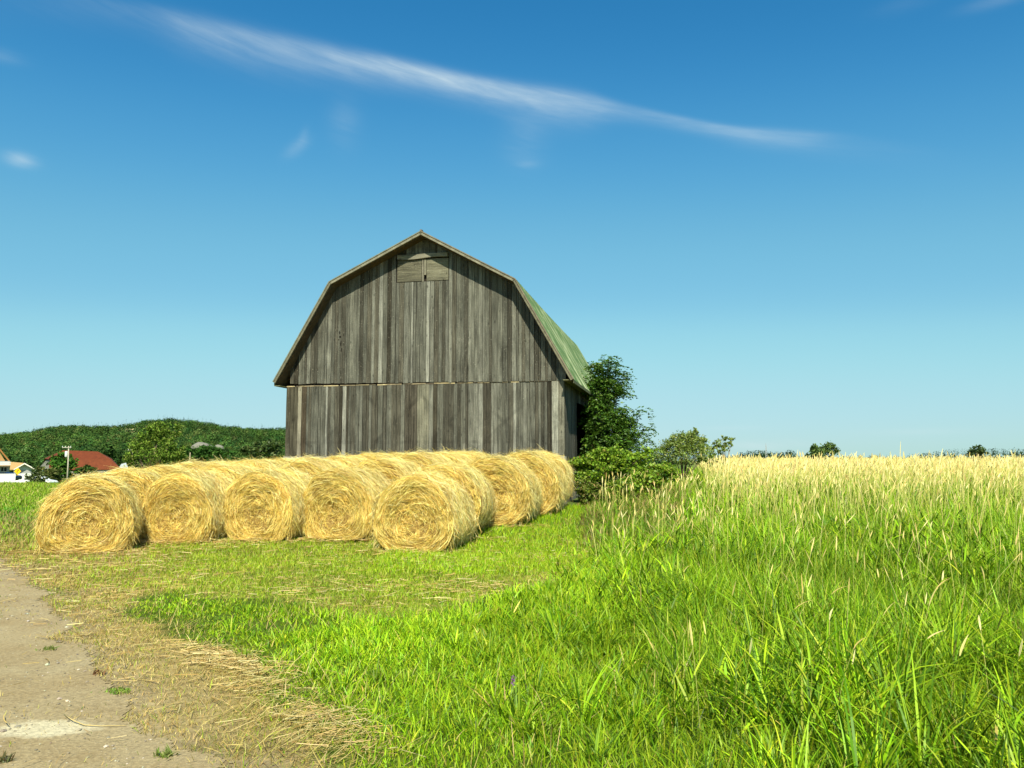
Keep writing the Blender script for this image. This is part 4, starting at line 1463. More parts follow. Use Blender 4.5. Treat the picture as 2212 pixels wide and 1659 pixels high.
# loose stones on the track
x, y = scatter(9000, 4.0, 14, .9, -.72, -.02)
ok = in_track(x, y) & (fbm(x * 1.5, y * 1.5, 190) > .42)
x, y = x[ok], y[ok]
n = len(x)
r = rng.lognormal(-5.2, .5, n).clip(.002, .02)
oc = np.array([[1, 0, 0], [0, 1, 0], [-1, 0, 0], [0, -1, 0], [0, 0, 1], [.7, .7, .5], [-.7, .7, .5], [-.7, -.7, .5], [.7, -.7, .5]], float)
V = (oc[None] * rng.uniform(.7, 1.3, (n, 9, 3)) * r[:, None, None] * np.array([1, 1, .75]) + np.stack([x, y, terrain(x, y) + .006], -1)[:, None]).reshape(-1, 3)
tri = np.array([[0, 5, 8], [1, 6, 5], [2, 7, 6], [3, 8, 7], [0, 1, 5], [1, 2, 6], [2, 3, 7], [3, 0, 8], [4, 5, 6], [4, 6, 7], [4, 7, 8], [4, 8, 5]])
F = (tri[None] + (np.arange(n) * 9)[:, None, None]).reshape(-1, 3)
C = np.repeat(palette(n, [(.30, .26, .19), (.22, .19, .15), (.42, .38, .30), (.16, .14, .11)], [3, 3, 2, 1.5], .12), 9, 0)
tag(mk('loose_gravel', V, [F], M_gravel, col=C), kind='stuff')

# tall field: leaves, stems and pale seed heads
parts = []
SEED = [(.80, .67, .29), (.84, .74, .39), (.70, .54, .20), (.76, .65, .27)]


def field_leaves(n, y0, y1, wmul, dens):
    x, y = scatter(n, y0, y1, dens, -.1, .74)
    fe = field_edge(x, y)
    ok = (fe > -0.3) | ((fe > -2.2) & (rng.uniform(size=len(x)) < .25) & (x > .11 * y) & (y > 11))
    ok &= clear_of_bales(x, y)
    x, y, fe = x[ok], y[ok], fe[ok]
    big = fbm(x * .8, y * .8, 150)
    H = (.46 + .30 * sstep(y, 6, 12)) * (.6 + .4 * sstep(fe, -2, 1)) * (.75 + .5 * big)
    h = H * rng.uniform(.55, 1.15, len(x))
    cl = palette(len(x), [(.20, .37, .012), (.28, .44, .016), (.12, .25, .010), (.38, .44, .04), (.52, .47, .13)], [4, 4, 2.6, 1.2, .5], .15) * (.55 + .9 * big[:, None])
    return blades(x, y, h, rng.uniform(.007, .014, len(x)) * wmul * np.clip(y / 9, .9, 3.2), np.abs(rng.normal(.22, .16, len(x))), np.abs(rng.normal(.22, .2, len(x))).clip(0, .9), cl, 4)


parts.append(field_leaves(60000, 6, 15, 1.0, .8))
parts.append(field_leaves(70000, 15, 70, 1.2, .35))


def seed_stems(x, y, H, parts, head=.13):
    n = len(x)
    if n == 0:
        return
    yaw = rng.normal(.5, 1.1, n)
    lean = np.abs(rng.normal(.10, .10, n)); bend = np.abs(rng.normal(.06, .10, n))
    seg = 5
    t = np.linspace(0, 1, seg + 1)[None]
    o_ = H[:, None] * (lean[:, None] * t + bend[:, None] * t ** 3)
    z = terrain(x, y)[:, None] + H[:, None] * (t - .3 * bend[:, None] * t ** 3)
    C = np.stack([x[:, None] + np.cos(yaw)[:, None] * o_, y[:, None] + np.sin(yaw)[:, None] * o_, z], -1)
    cs = palette(n, [(.50, .48, .14), (.40, .44, .09), (.58, .50, .2)], [3, 2, 2], .1)
    wst = np.clip(y / 8, .8, 3.0) * .0038
    sa = rng.uniform(0, np.pi, n)
    parts.append(ribbons(C, np.stack([np.cos(sa), np.sin(sa) * .3, np.zeros(n)], -1)[:, None], np.tile(wst[:, None], (1, seg + 1)), cs))
    # spindle head: two crossed tapered ribbons, wider than the stem
    tip = C[:, -1]; dirv = C[:, -1] - C[:, -2]
    dirv /= np.linalg.norm(dirv, axis=1, keepdims=True)
    hl = head * rng.uniform(.7, 1.35, n)
    s = np.linspace(0, 1, 5)[None]
    dr = rng.uniform(0, .5, n)[:, None] * (rng.uniform(size=n) < .35)[:, None]
    HC = tip[:, None] + dirv[:, None] * (hl[:, None] * s)[..., None]
    HC[..., 0] += np.cos(yaw)[:, None] * hl[:, None] * dr * s ** 2
    HC[..., 2] -= hl[:, None] * dr * .6 * s ** 2
    prof = np.array([[.45, .95, 1.0, .75, .2]]) * (rng.uniform(.008, .0145, n) * np.clip(y / 11, .95, 2.3))[:, None]
    ch = palette(n, SEED, [3, 2.4, 1.4, 2], .08)
    for k in range(2):
        a = sa + k * np.pi / 2
        Sd = np.stack([np.cos(a), np.sin(a), np.zeros(n)], -1)
        parts.append(ribbons(HC, Sd[:, None], prof, ch))


x, y = scatter(60000, 9, 75, .42, -.05, .74)
fe = field_edge(x, y)
p = np.where(fe > 0, .02 + .98 * sstep(y, 13.5, 21), 0) * sstep(fe, -.2, 1.0)
ok = (rng.uniform(size=len(x)) < p) & clear_of_bales(x, y)
x, y = x[ok], y[ok]
H = (.77 + .17 * sstep(y, 8, 16)) * rng.normal(1, .125, len(x)) * (.92 + .16 * fbm(x * .4, y * .4, 160))
seed_stems(x, y, H, parts)
# scattered nearer stems, and the straggling ones toward the bales
x, y = scatter(1900, 4.6, 14.5, 1.0, .02, .74)
ok = (rng.uniform(size=len(x)) < .34 * sstep(x / y, .12, .42) * (.3 + fbm(x, y, 161)))
x, y = x[ok], y[ok]
seed_stems(x, y, (.50 + .08 * (y - 4.6)) * rng.normal(1.05, .16, len(x)), parts, .12)
x, y = scatter(2300, 10.5, 24, 1.0, .04, .3)
fe = field_edge(x, y)
ok = (fe < .3) & (fe > -2.6) & (x > .10 * y) & (rng.uniform(size=len(x)) < .12 + .35 * (fbm(x * .9, y * .9, 163) > .55)) & clear_of_bales(x, y, .25)
x, y = x[ok], y[ok]
seed_stems(x, y, rng.uniform(.40, .85, len(x)), parts, .13)
# a few taller ones that stand against the sky
x, y = scatter(1500, 7.5, 22, 1.0, .22, .74)
ok = (field_edge(x, y) > .3) & (rng.uniform(size=len(x)) < .14)
x, y = x[ok], y[ok]
seed_stems(x, y, CAMZ - terrain(x, y) + rng.uniform(-.22, .02, len(x)), parts, .17)
V, F, C = merge(parts)
tag(mk('tall_seed_grass', V, F, M_grass, col=C), kind='stuff')

# rank weeds between the bales, brambles and field
parts = []
x, y = scatter(52000, 10.5, 34, .8, -.06, .30)
fe = field_edge(x, y)
edge = x - np.interp(y, [10, 13.5, 15, 17, 18.5, 20.5, 24, 34], [2.6, 1.9, 1.15, 1.0, 1.35, 1.75, 2.6, 4])
ok = (fe < .8) & (edge > -.35) & clear_of_bales(x, y, .2)
x, y, edge = x[ok], y[ok], edge[ok]
b = fbm(x * .9, y * .9, 170)
h = (.10 + .38 * sstep(edge, -.2, 1.0) * (.4 + 1.1 * b)) * rng.uniform(.5, 1.3, len(x))
c = palette(len(x), [(.17, .33, .014), (.24, .40, .02), (.11, .22, .012), (.35, .36, .06), (.48, .39, .13), (.28, .17, .06)], [4, 3, 3.5, 1.4, 1.1, .6], .15) * (.50 + .65 * b[:, None])
c = np.where((b > .57)[:, None] & (rng.uniform(size=(len(x), 1)) < .4), palette(len(x), [(.40, .31, .13), (.28, .2, .08)], [1, 1], .12), c)
parts.append(blades(x, y, h, rng.uniform(.008, .016, len(x)) * np.clip(y / 14, .8, 2), np.abs(rng.normal(.35, .25, len(x))).clip(0, .9), np.abs(rng.normal(.3, .25, len(x))).clip(0, 1), c, 4))
# short bright turf beside the rightmost row
x, y = scatter(34000, 12, 21, .9, -.12, .14)
e2 = x - np.interp(y, [10, 13.5, 15, 17, 18.5, 20.5], [2.6, 1.9, 1.15, 1.0, 1.35, 1.75])
ok = (e2 < .3) & clear_of_bales(x, y) & (x > -2.2)
x, y = x[ok], y[ok]
parts.append(blades(x, y, rng.uniform(.06, .17, len(x)), rng.uniform(.008, .013, len(x)), np.abs(rng.normal(.3, .2, len(x))), np.abs(rng.normal(.2, .2, len(x))),
                    palette(len(x), GREENS, [3, 4, 3, 1.5, 1.2, .3], .12), 3))
V, F, C = merge(parts)
tag(mk('rank_meadow_grass', V, F, M_grass, col=C), kind='stuff')

# meadow on the left behind and beside the rows
parts = []
x, y = scatter(110000, 10.5, 60, .35, -.76, -.30)
ok = (x < -8.6) & clear_of_bales(x, y, .3) & ~in_track(x, y)
x, y = x[ok], y[ok]
b = fbm(x * .6, y * .45, 180)
h = rng.uniform(.05, .20, len(x)) * (.5 + b) * (1 + .9 * sstep(y, 20, 50)) * np.where(y < 14.5, .5, 1)
c = palette(len(x), [(.20, .36, .014), (.27, .42, .02), (.36, .37, .07), (.44, .37, .12), (.12, .24, .012)], [3, 4, 1.8, 1.4, 1.2], .13)
c = np.where(((y > 21) & (y < 30) & (b > .42))[:, None], c * np.array([[.45, .75, .4]]), c)
c = np.where(((y < 16) | ((b > .42) & (y < 26)))[:, None] & (rng.uniform(size=(len(x), 1)) < .55), palette(len(x), [(.40, .29, .11), (.3, .24, .08)], [1, 1]), c)
parts.append(blades(x, y, h, rng.uniform(.008, .014, len(x)) * np.clip(y / 12, .9, 3.5), np.abs(rng.normal(.3, .2, len(x))), np.abs(rng.normal(.25, .2, len(x))).clip(0, 1), c, 3))
V, F, C = merge(parts)
tag(mk('left_meadow_grass', V, F, M_grass, col=C), kind='stuff')


# ------------------------------------------------------------------ trees and shrubs
def crown_tree(name, label, cat, base, blobs, nleaf, leaf, cols, wts, trunk_r=.05, stems=5, group=None, up=.5, mat=None, aspect=.6, sprigs=30, twig=None):
    """blobs: (dx, dz, rx, rz, weight) ellipsoids in metres about the base; leaves in clumps inside"""
    root = empty(name, base)
    tag(root, label, cat, group)
    P = []; tips = []
    wsum = sum(b_[4] for b_ in blobs)
    for (dx, dz, rx, rz, w) in blobs:
        m = max(3, int(sprigs * w / wsum))
        q = rng.normal(0, 1, (m, 3)); q /= np.linalg.norm(q, axis=1, keepdims=True)
        q *= rng.uniform(.25, 1.05, (m, 1)) ** .5
        cpt = np.array([dx, 0, dz]) + q * np.array([rx, rx * .9, rz])
        tips.append(cpt)
        k = max(1, int(nleaf * w / wsum / m))
        sc = np.array([rx, rx, rz]) * .26
        P.append((cpt[:, None] + rng.normal(0, 1, (m, k, 3)) * sc * rng.uniform(.5, 1.2, (m, 1, 1))).reshape(-1, 3))
    P = np.concatenate(P); tips = np.concatenate(tips)
    P = P[P[:, 2] > .03]
    clump = fbm(P[:, 0] * 2.0 / max(leaf * 12, .3) + 40, P[:, 2] * 2.0 / max(leaf * 12, .3) + P[:, 1] + 40, 200)
    c = palette(len(P), cols, wts, .14) * (.75 + .5 * clump[:, None])
    V, F, C = leaf_quads(P, leaf * rng.uniform(.6, 1.35, len(P)), c, up, aspect)
    mk('crown', V, [F], mat or (M_forest if base[1] > 50 else M_leaf), root, C)
    mb_ = MB()
    sel = tips[rng.choice(len(tips), min(stems, len(tips)), replace=False)]
    for tp in sel:
        mid = np.array([tp[0] * .35, tp[1] * .35, tp[2] * .45]) + rng.normal(0, .05, 3) * trunk_r * 8
        mb_.tube([(rng.normal(0, trunk_r), rng.normal(0, trunk_r), -.15), mid, tp], [trunk_r, trunk_r * .6, trunk_r * .2], 6, (.14, .11, .075))
    mb_.build('trunk', M_bark, root, True)
    return root


def base_at(px, depth, dz=0.0):
    x_ = (px - 512) / FPX * depth
    return (x_, depth, float(terrain(x_, depth)) + dz)


# ash sapling beside the barn: drooping feathery leaves
def ash_tree():
    root = empty('ash_tree', base_at(610, 26.2))
    tag(root, 'dark green leafy tree with feathery drooping leaves against the right side of the barn', 'tree')
    b0 = np.array(root.location)
    env = [(606, 375, 13), (602, 390, 16), (609, 404, 18), (603, 420, 18), (612, 432, 20), (604, 440, 18), (628, 428, 11), (632, 438, 9), (624, 446, 14), (596, 408, 9), (598, 450, 16), (594, 384, 6), (616, 390, 9), (618, 416, 10)]
    mpp = 26.2 / FPX
    limb = MB(); V_, F_, C_ = [], [], []
    parts_ = []
    # limbs
    tips = []
    for (px, py, r) in env:
        c0 = at_depth(px, py, 26.2) - b0
        for _ in range(12 if r > 12 else 6):
            q = rng.normal(0, 1, 3); q /= np.linalg.norm(q); q *= rng.uniform(.3, 1.0) ** .5
            tips.append(c0 + q * np.array([r, r, r * .8]) * mpp)
    for (px, py) in ((600, 363), (609, 361), (595, 366), (622, 376), (641, 414), (648, 427), (647, 440), (640, 452), (617, 365)):
        tips.append(at_depth(px, py, 26.2 + rng.normal(0, .3)) - b0)
    tips = np.array(tips)
    trunkp = [np.array([.02, 0, -.2]), np.array([-.05, .05, 1.2]), np.array([-.1, 0, 2.4]), np.array([-.12, 0, 3.6])]
    limb.tube(trunkp, [.07, .055, .04, .02], 8, (.13, .11, .08))
    limb.tube([(.15, .1, -.2), (.45, .1, 1.0), (.95, 0, 2.0)], [.05, .035, .015], 7, (.13, .11, .08))
    for tp in tips:
        zb_ = np.clip(tp[2] - rng.uniform(.5, 1.0), .3, 3.4)
        st = np.array([np.interp(zb_, [0, 1.2, 2.4, 3.6], [0, -.05, -.1, -.12]), 0, zb_])
        if tp[0] > .55:
            st = np.array([.15 + .4 * min(zb_ / 2, 1), .05, min(zb_, 1.6)])
        limb.tube([st, (st + tp) / 2 + np.array([0, 0, -.08]), tp], [.018, .012, .005], 5, (.15, .125, .08), False)
        ns = 14
        for _ in range(ns):                    # each spray: a drooping stalk with paired leaflets
            th = rng.uniform(0, 2 * np.pi); L = rng.uniform(.20, .36)
            s = np.linspace(.15, 1, 6)
            o0 = tp + rng.normal(0, .10, 3)
            dx_ = np.stack([np.cos(th) * L * s, np.sin(th) * L * s, .35 * L * s - .75 * L * s ** 2.2], -1)
            pts = o0 + dx_
            side = np.array([-np.sin(th), np.cos(th), 0])
            fw = np.array([np.cos(th), np.sin(th), -.35])
            dl = np.concatenate([side + fw * .5, -side + fw * .5])[:6].reshape(2, 3)
            for k in range(2):
                dv = np.tile(dl[k], (6, 1)) + rng.normal(0, .15, (6, 3)) + np.array([0, 0, -.25])
                parts_.append((pts + dv * .04, np.tile(dv, (1, 1))))
    P = np.concatenate([p for p, _ in parts_]); Dv = np.concatenate([d_ for _, d_ in parts_])
    tone = fbm(P[:, 0] * 2.5 + 30, P[:, 2] * 2.5 + 30, 210)
    c = palette(len(P), [(.075, .165, .022), (.105, .21, .028), (.05, .115, .02), (.15, .235, .045)], [4, 3, 2.6, 1.2], .14) * (.7 + .6 * tone[:, None])
    V, F, C = leaf_quads(P, rng.uniform(.08, .13, len(P)), c, .9, .45, Dv)
    mk('crown', V, [F], M_leaf, root, C)
    limb.build('trunk', M_bark, root, True)


ash_tree()

BR = [(.17, .29, .022), (.24, .36, .03), (.10, .19, .018), (.33, .37, .07), (.30, .19, .06)]
# bramble thicket at the barn's corner, several shrubs
def px_blobs(base, depth, lst):
    mpp = depth / FPX
    o_ = []
    for (px, py, rx, ry, w) in lst:
        p = at_depth(px, py, depth)
        o_.append((p[0] - base[0], p[2] - base[2], rx * mpp, ry * mpp, w))
    return o_


b = base_at(596, 22.6)
crown_tree('bramble_shrub', 'tangled bright green bramble thicket at the right corner of the barn', 'shrub', b,
           px_blobs(b, 22.6, [(590, 461, 16, 8, 2), (612, 457, 20, 8, 3), (600, 470, 22, 10, 3), (628, 466, 20, 11, 3), (580, 466, 9, 8, 1), (584, 480, 9, 9, 1.2), (640, 456, 14, 7, 1.2), (618, 482, 22, 8, 2), (592, 480, 14, 7, 1.2)]),
           9500, .085, BR, [4, 4, 3, 1, .25], .015, 24, aspect=.75, sprigs=150)
b = base_at(636, 21.0)
crown_tree('bramble_shrub', 'low bramble mound in front of the thicket, beside the pale seed grass', 'shrub', b,
           px_blobs(b, 21.0, [(630, 488, 20, 8, 2), (648, 480, 18, 9, 2), (662, 472, 14, 8, 1.4), (612, 494, 12, 5, 1)]),
           5000, .08, BR, [3, 4, 3, 1.2, .7], .012, 14, aspect=.75, sprigs=90)
b = base_at(588, 20.9)
crown_tree('weed_thicket', 'olive brown weed thicket between the rightmost bales and the brambles', 'shrub', b,
           px_blobs(b, 20.9, [(583, 488, 7, 9, 2), (592, 492, 10, 9, 2), (602, 498, 12, 8, 2), (585, 502, 7, 6, 1)]),
           3200, .075, [(.15, .22, .025), (.22, .24, .06), (.10, .16, .02), (.30, .22, .09)], [3, 2, 3, 1.2], .01, 10, aspect=.5, sprigs=60)
WI = [(.19, .27, .055), (.26, .34, .085), (.13, .20, .04), (.34, .38, .13)]
b = base_at(682, 33)
crown_tree('willow_bush', 'grey green willow bush right of the barn tree, behind the seed grass', 'shrub', b,
           px_blobs(b, 33, [(685, 443, 13, 9, 3), (672, 447, 12, 8, 2), (698, 445, 11, 8, 2), (660, 454, 12, 6, 2), (685, 456, 20, 8, 3), (702, 455, 9, 6, 1), (693, 437, 6, 7, 1.1), (695, 431, 2.5, 4, .3), (676, 440, 7, 6, 1), (686, 436, 6, 6, .9), (703, 443, 5, 5, .7), (666, 449, 7, 5, .9)]),
           10500, .10, WI, [4, 4, 2, 1.4], .03, 20, aspect=.4, sprigs=190)
b = base_at(722, 30)
crown_tree('sapling', 'sparse leaning sapling with few leaf clusters between willow bush and field', 'tree', b,
           px_blobs(b, 30, [(715, 450, 5, 4, 1), (721, 448, 6, 4, 1), (728, 443, 5, 3, .8), (725, 437, 3, 4, .6), (731, 439, 3.5, 2.2, .5), (714, 441, 4, 3, .5), (718, 457, 8, 5, 1.5), (710, 460, 8, 6, 1.5), (722, 443, 5, 4, .7), (707, 452, 6, 6, 1)]),
           900, .125, WI, [3, 4, 2, 1.5], .018, 26, aspect=.45, sprigs=80)
b = base_at(822, 62)
crown_tree('field_bush', 'lone dark green bush standing up out of the seed grass field', 'shrub', b,
           px_blobs(b, 62, [(822, 453, 11, 6, 3), (830, 448, 5, 4, 1), (815, 450, 4, 4, 1), (824, 460, 14, 6, 2), (836, 453, 3, 4, .6), (810, 456, 4, 4, .6)]),
           3000, .22, [(.09, .15, .045), (.125, .185, .055), (.065, .11, .035)], [3, 3, 2], .05, 10, aspect=.55, sprigs=80)
b = base_at(976, 330)
crown_tree('skyline_tree', 'round leafy tree rising above the distant dark skyline wood', 'tree', b,
           px_blobs(b, 330, [(976, 450, 6, 4, 3), (970, 454, 5, 3, 1), (982, 453, 5, 3, 1.4), (976, 458, 8, 4, 2)]),
           900, 1.1, [(.05, .085, .035), (.065, .10, .04)], [1, 1], .3, 6, sprigs=30)

# left background
LW = [(.13, .215, .03), (.19, .27, .045), (.085, .15, .022), (.25, .29, .08)]
b = base_at(150, 60)
crown_tree('willow_tree', 'light green feathery willow rising behind the leftmost hay bales', 'tree', b,
           px_blobs(b, 60, [(160, 434, 8, 10, 2), (150, 440, 10, 9, 2), (140, 446, 9, 7, 1.6), (176, 432, 5, 6, .8), (170, 444, 8, 8, 1.2), (152, 455, 18, 9, 3), (135, 458, 10, 7, 1.5), (172, 457, 12, 7, 1.8), (163, 425, 3, 4, .5), (150, 430, 4, 5, .5), (182, 452, 6, 5, .7)]),
           11000, .19, LW, [4, 2.4, 3.4, 1.0], .08, 20, aspect=.40, sprigs=170)
b = base_at(200, 72)
crown_tree('hedge_shrub', 'dark green rounded shrub right of the light willow', 'shrub', b,
           px_blobs(b, 72, [(192, 454, 10, 6, 2), (205, 452, 10, 6, 2), (216, 452, 9, 5, 1.6), (226, 455, 7, 4, 1), (190, 461, 12, 5, 1.4)]),
           2600, .26, [(.04, .10, .02), (.06, .125, .025), (.03, .075, .016)], [3, 3, 2], .05, 8, sprigs=60)
b = base_at(262, 44)
crown_tree('hedge_shrub', 'small leafy shrub close to the left corner of the barn', 'shrub', b,
           px_blobs(b, 44, [(258, 447, 10, 5, 2), (272, 445, 9, 5, 2), (246, 450, 6, 4, 1), (268, 455, 14, 6, 2)]),
           1700, .17, [(.075, .12, .03), (.11, .15, .045), (.05, .085, .025)], [3, 2, 2], .03, 8, sprigs=44)
b = base_at(62, 165)
crown_tree('round_tree', 'dense dark green round tree in front of the red roofed barn', 'tree', b,
           px_blobs(b, 165, [(62, 459, 8, 6, 3), (60, 466, 11, 6, 3), (68, 463, 8, 7, 2.5), (56, 465, 6, 5, 1.5), (63, 472, 13, 5, 2)]),
           2600, .62, [(.045, .115, .018), (.065, .15, .022), (.03, .08, .015)], [3, 3, 2], .2, 8, sprigs=60)
b = base_at(48, 120)
crown_tree('hedge_shrub', 'olive brown shrub below the round tree, left of the utility pole', 'shrub', b,
           px_blobs(b, 120, [(46, 473, 8, 4, 2), (54, 472, 6, 4, 1.4), (40, 471, 5, 4, 1), (52, 478, 8, 4, 1.3)]),
           1500, .42, [(.09, .115, .03), (.12, .125, .045), (.06, .08, .022)], [3, 2, 2], .06, 6, sprigs=44)
b = base_at(36, 75)
crown_tree('roadside_shrub', 'grey green shrub with pale flowers at the end of the white trailer', 'shrub', b,
           px_blobs(b, 75, [(36, 476, 5, 6, 2), (31, 481, 6, 5, 1.6), (41, 482, 7, 5, 1.8), (36, 486, 9, 4, 1.5), (47, 485, 4, 4, .8)]),
           2000, .22, [(.085, .12, .04), (.13, .16, .06), (.055, .085, .025), (.5, .5, .42)], [3, 3, 2, .35], .04, 8, sprigs=44)
b = base_at(86, 160)
crown_tree('hedge_shrub', 'small dark shrub right of the utility pole below the red roof', 'shrub', b,
           px_blobs(b, 160, [(80, 471, 5, 4, 1), (87, 467.5, 3, 3, .8), (92, 471, 6, 3, 1)]),
           700, .5, [(.03, .065, .016), (.045, .085, .02)], [1, 1], .08, 5, sprigs=24)
for i, (px, d_, wpx, top, lab) in enumerate(((20, 260, 16, 458, 'bushy mid green tree behind the two houses at left'), (36, 300, 9, 461, 'narrow dark tree between garage and red roofed barn'),
                                             (124, 240, 9, 455, 'dark green tree right of the red roofed barn'), (108, 330, 12, 446, 'dark pointed tree mass behind the ridge of the red roof'),
                                             (5, 300, 10, 455, 'dark tree behind the steep orange roof'))):
    b = base_at(px, d_)
    crown_tree('background_tree', lab, 'tree', b, px_blobs(b, d_, [(px, top + 5, wpx * .55, 5, 2), (px - wpx * .3, top + 9, wpx * .5, 5, 1.5), (px + wpx * .3, top + 8, wpx * .5, 5, 1.5), (px, top + 14, wpx * .8, 6, 2)]),
               900, d_ * .0042, [(.04, .085, .022), (.06, .11, .028), (.03, .06, .018)], [3, 2, 2], .2, 6, 'trees behind the far farm buildings', sprigs=40)

# ------------------------------------------------------------------ far farm buildings
def local(px, py, depth, o_, rz=0.0):
    """pixel -> (x, z) in the upright plane through o_ turned by rz"""
    d = pix_dir(px, py)
    ny_ = np.array([-math.sin(rz), math.cos(rz)])
    t = (o_[0] * ny_[0] + o_[1] * ny_[1]) / (d[0] * ny_[0] + d[1] * ny_[1])
    p = d * t
    ex = np.array([math.cos(rz), math.sin(rz)])
    return float((p[0] - o_[0]) * ex[0] + (p[1] - o_[1]) * ex[1]), float(p[2] + CAMZ - o_[2])


RZL = R(33)
DH = 185.0
# tall house at the left edge
hb = base_at(4, DH)
house = empty('farm_house', hb, RZL)
tag(house, 'tall grey house with orange brown roof and white balcony rail at the left edge', 'house')
L_ = lambda px, py: local(px, py, DH, hb, RZL)
mb = MB()
xa = L_(-22, 466)[0]; xb = L_(9.6, 466)[0]; zt = L_(4, 461)[1]
mb.box((xa, 0, -1), (xb, 8, zt), (.30, .33, .36)); mb.build('wall', M_plain, house)
ap = L_(-6, 441); rr = L_(10.6, 461.4); ll = L_(-24, 461.4)
mb = MB()
mb.prism([ll, ap, rr, (rr[0] - .4, rr[1]), (ap[0], ap[1] - .5), (ll[0] + .4, ll[1])], .9, 9, (.32, .15, .05)); rf = mb.build('roof', M_trim, house)
mb = MB(); mb.prism([(ll[0] + 1, ll[1]), (ap[0], ap[1] - .6), (rr[0] - 1, rr[1])], 1.1, 1.25, (.42, .24, .10)); mb.build('gable_cladding', M_trim, house)
mb = MB()
z0, z1 = L_(4, 465.0)[1], L_(4, 461.8)[1]
mb.box((xa, -1.5, z0 - .25), (xb + .2, 0, z0), (.42, .30, .20)); mb.build('balcony_floor', M_plain, house)
mb = MB(); mb.box((xa, -1.5, z1 - .08), (xb + .2, -1.42, z1), (.8, .8, .78)); mb.box((xa, -1.5, z0 + .05), (xb + .2, -1.42, z0 + .14), (.8, .8, .78))
u = xa
while u < xb + .2:
    mb.box((u, -1.49, z0), (u + .09, -1.43, z1), (.8, .8, .78)); u += .18
mb.build('balcony_rail', M_plain, house)
for (a, b_) in ((1.2, 3.4), (4.2, 6.6)):
    mb = MB(); q0, q1 = L_(a, 471.5), L_(b_, 467.2)
    mb.box((q0[0], -.05, q0[1]), (q1[0], .05, q1[1]), (.02, .022, .025)); w_ = mb.build('window', M_plain, house)
    mb = MB(); mb.box((q0[0] - .08, -.08, q1[1]), (q1[0] + .08, .02, q1[1] + .08), (.7, .7, .7)); mb.build('window_head', M_plain, w_)
    mb = MB(); mb.box((q0[0] - .08, -.08, q0[1] - .08), (q1[0] + .08, .02, q0[1]), (.7, .7, .7)); mb.build('window_sill', M_plain, w_)
# garage wing
gb = base_at(22, DH - 5)
gar = empty('garage_house', gb, RZL)
tag(gar, 'low house wing with tan roof and white trimmed gable behind the yellow road sign', 'house')
G_ = lambda px, py: local(px, py, DH - 5, gb, RZL)
ga, gl, gr = G_(24.4, 463.2), G_(13.6, 469.4), G_(36.2, 469.8)
gx0, gx1 = G_(14.6, 466)[0], G_(34.6, 466)[0]
mb = MB(); mb.box((gx0, 0, -1), (gx1, 9, gl[1] - .1), (.34, .35, .36)); mb.prism([(gx0, gl[1] - .1), (gx1, gl[1] - .1), (ga[0], ga[1] - .35)], .02, .2, (.62, .63, .62)); mb.build('wall', M_plain, gar)
mb = MB()
mb.prism([gl, ga, gr, (gr[0], gr[1] - .12), (ga[0], ga[1] - .2), (gl[0], gl[1] - .12)], -.9, 9, (.40, .25, .11))
lr = G_(9.8, 469.4); lt = G_(11.2, 461.9)
mb.add([[lr[0], .4, lr[1]], [gl[0] + .02, .4, gl[1] + .02], [ga[0], 3.6, ga[1] + .05], [lt[0], 3.6, lt[1]], [lr[0], .4, lr[1] - .15], [gl[0] + .02, .4, gl[1] - .13], [ga[0], 3.6, ga[1] - .1], [lt[0], 3.6, lt[1] - .15]],
       [[0, 1, 2, 3], [7, 6, 5, 4], [0, 4, 5, 1], [1, 5, 6, 2], [2, 6, 7, 3], [3, 7, 4, 0]], (.42, .27, .12))
rf = mb.build('roof', M_trim, gar)
mb = MB()
mb.prism([(gl[0], gl[1] + .06), (ga[0], ga[1] + .08), (ga[0], ga[1] - .22), (gl[0], gl[1] - .16)], -1.0, -.92, (.78, .76, .68)); mb.prism([(ga[0], ga[1] + .08), (gr[0], gr[1] + .06), (gr[0], gr[1] - .16), (ga[0], ga[1] - .22)], -1.0, -.92, (.78, .76, .68))
mb.build('fascia', M_plain, rf)
mb = MB(); q0, q1 = G_(17, 483), G_(31, 473.5); mb.box((q0[0], -.06, q0[1]), (q1[0], -.01, q1[1]), (.72, .73, .72)); mb.build('garage_door', M_plain, gar)
# red roofed barn
RB = 215.0
rbb = base_at(80, RB)
rbarn = empty('red_roofed_barn', rbb)
tag(rbarn, 'old grey barn with long rust red roof below the wooded hill', 'barn')
Q = lambda px, py, d_=RB: np.array(at_depth(px, py, d_)) - np.array(rbb)
rl, rr2 = Q(63, 450.2, RB + 6), Q(98, 451.5, RB + 6)
ml, mr = Q(50, 459.5, RB + 1.5), Q(111.5, 459.5, RB + 1.5)
el_, er_ = Q(48.5, 470.5), Q(121.5, 469.5)
hipl, hipr = Q(44.4, 458.6, RB + 8), Q(112, 458.6, RB + 11)
bl, bl2 = Q(36.8, 468.5, RB + 12), Q(37.5, 468, RB + 14)
mb = MB()
br_ = Q(122, 470, RB + 13)
V = [rl, rr2, mr, ml, er_, el_, hipl, bl + np.array([0, 2, 0]), br_, hipr]
mb.add(V, [[3, 2, 1, 0], [5, 4, 2, 3], [0, 6, 3], [1, 2, 9], [0, 1, 9, 6], [6, 9, 8, 7], [9, 2, 4, 8]], (.135, .032, .011))
mb.build('roof', tone_mat('rust_roof', .75, .2, 1.2, .22, (1, 1, 1)), rbarn)
mb = MB()
gnd = np.array([0, 0, -1])
w0, w1, w2, w3 = el_ + np.array([.5, .3, 0]), er_ + np.array([-.5, .3, 0]), br_ + np.array([-.5, -.3, 0]), bl + np.array([.5, 0, 0])
def dn_(p): return np.array([p[0], p[1], -1.0])
mlw, hlw = ml + np.array([.4, .3, -.25]), hipl + np.array([.5, .1, -.35])
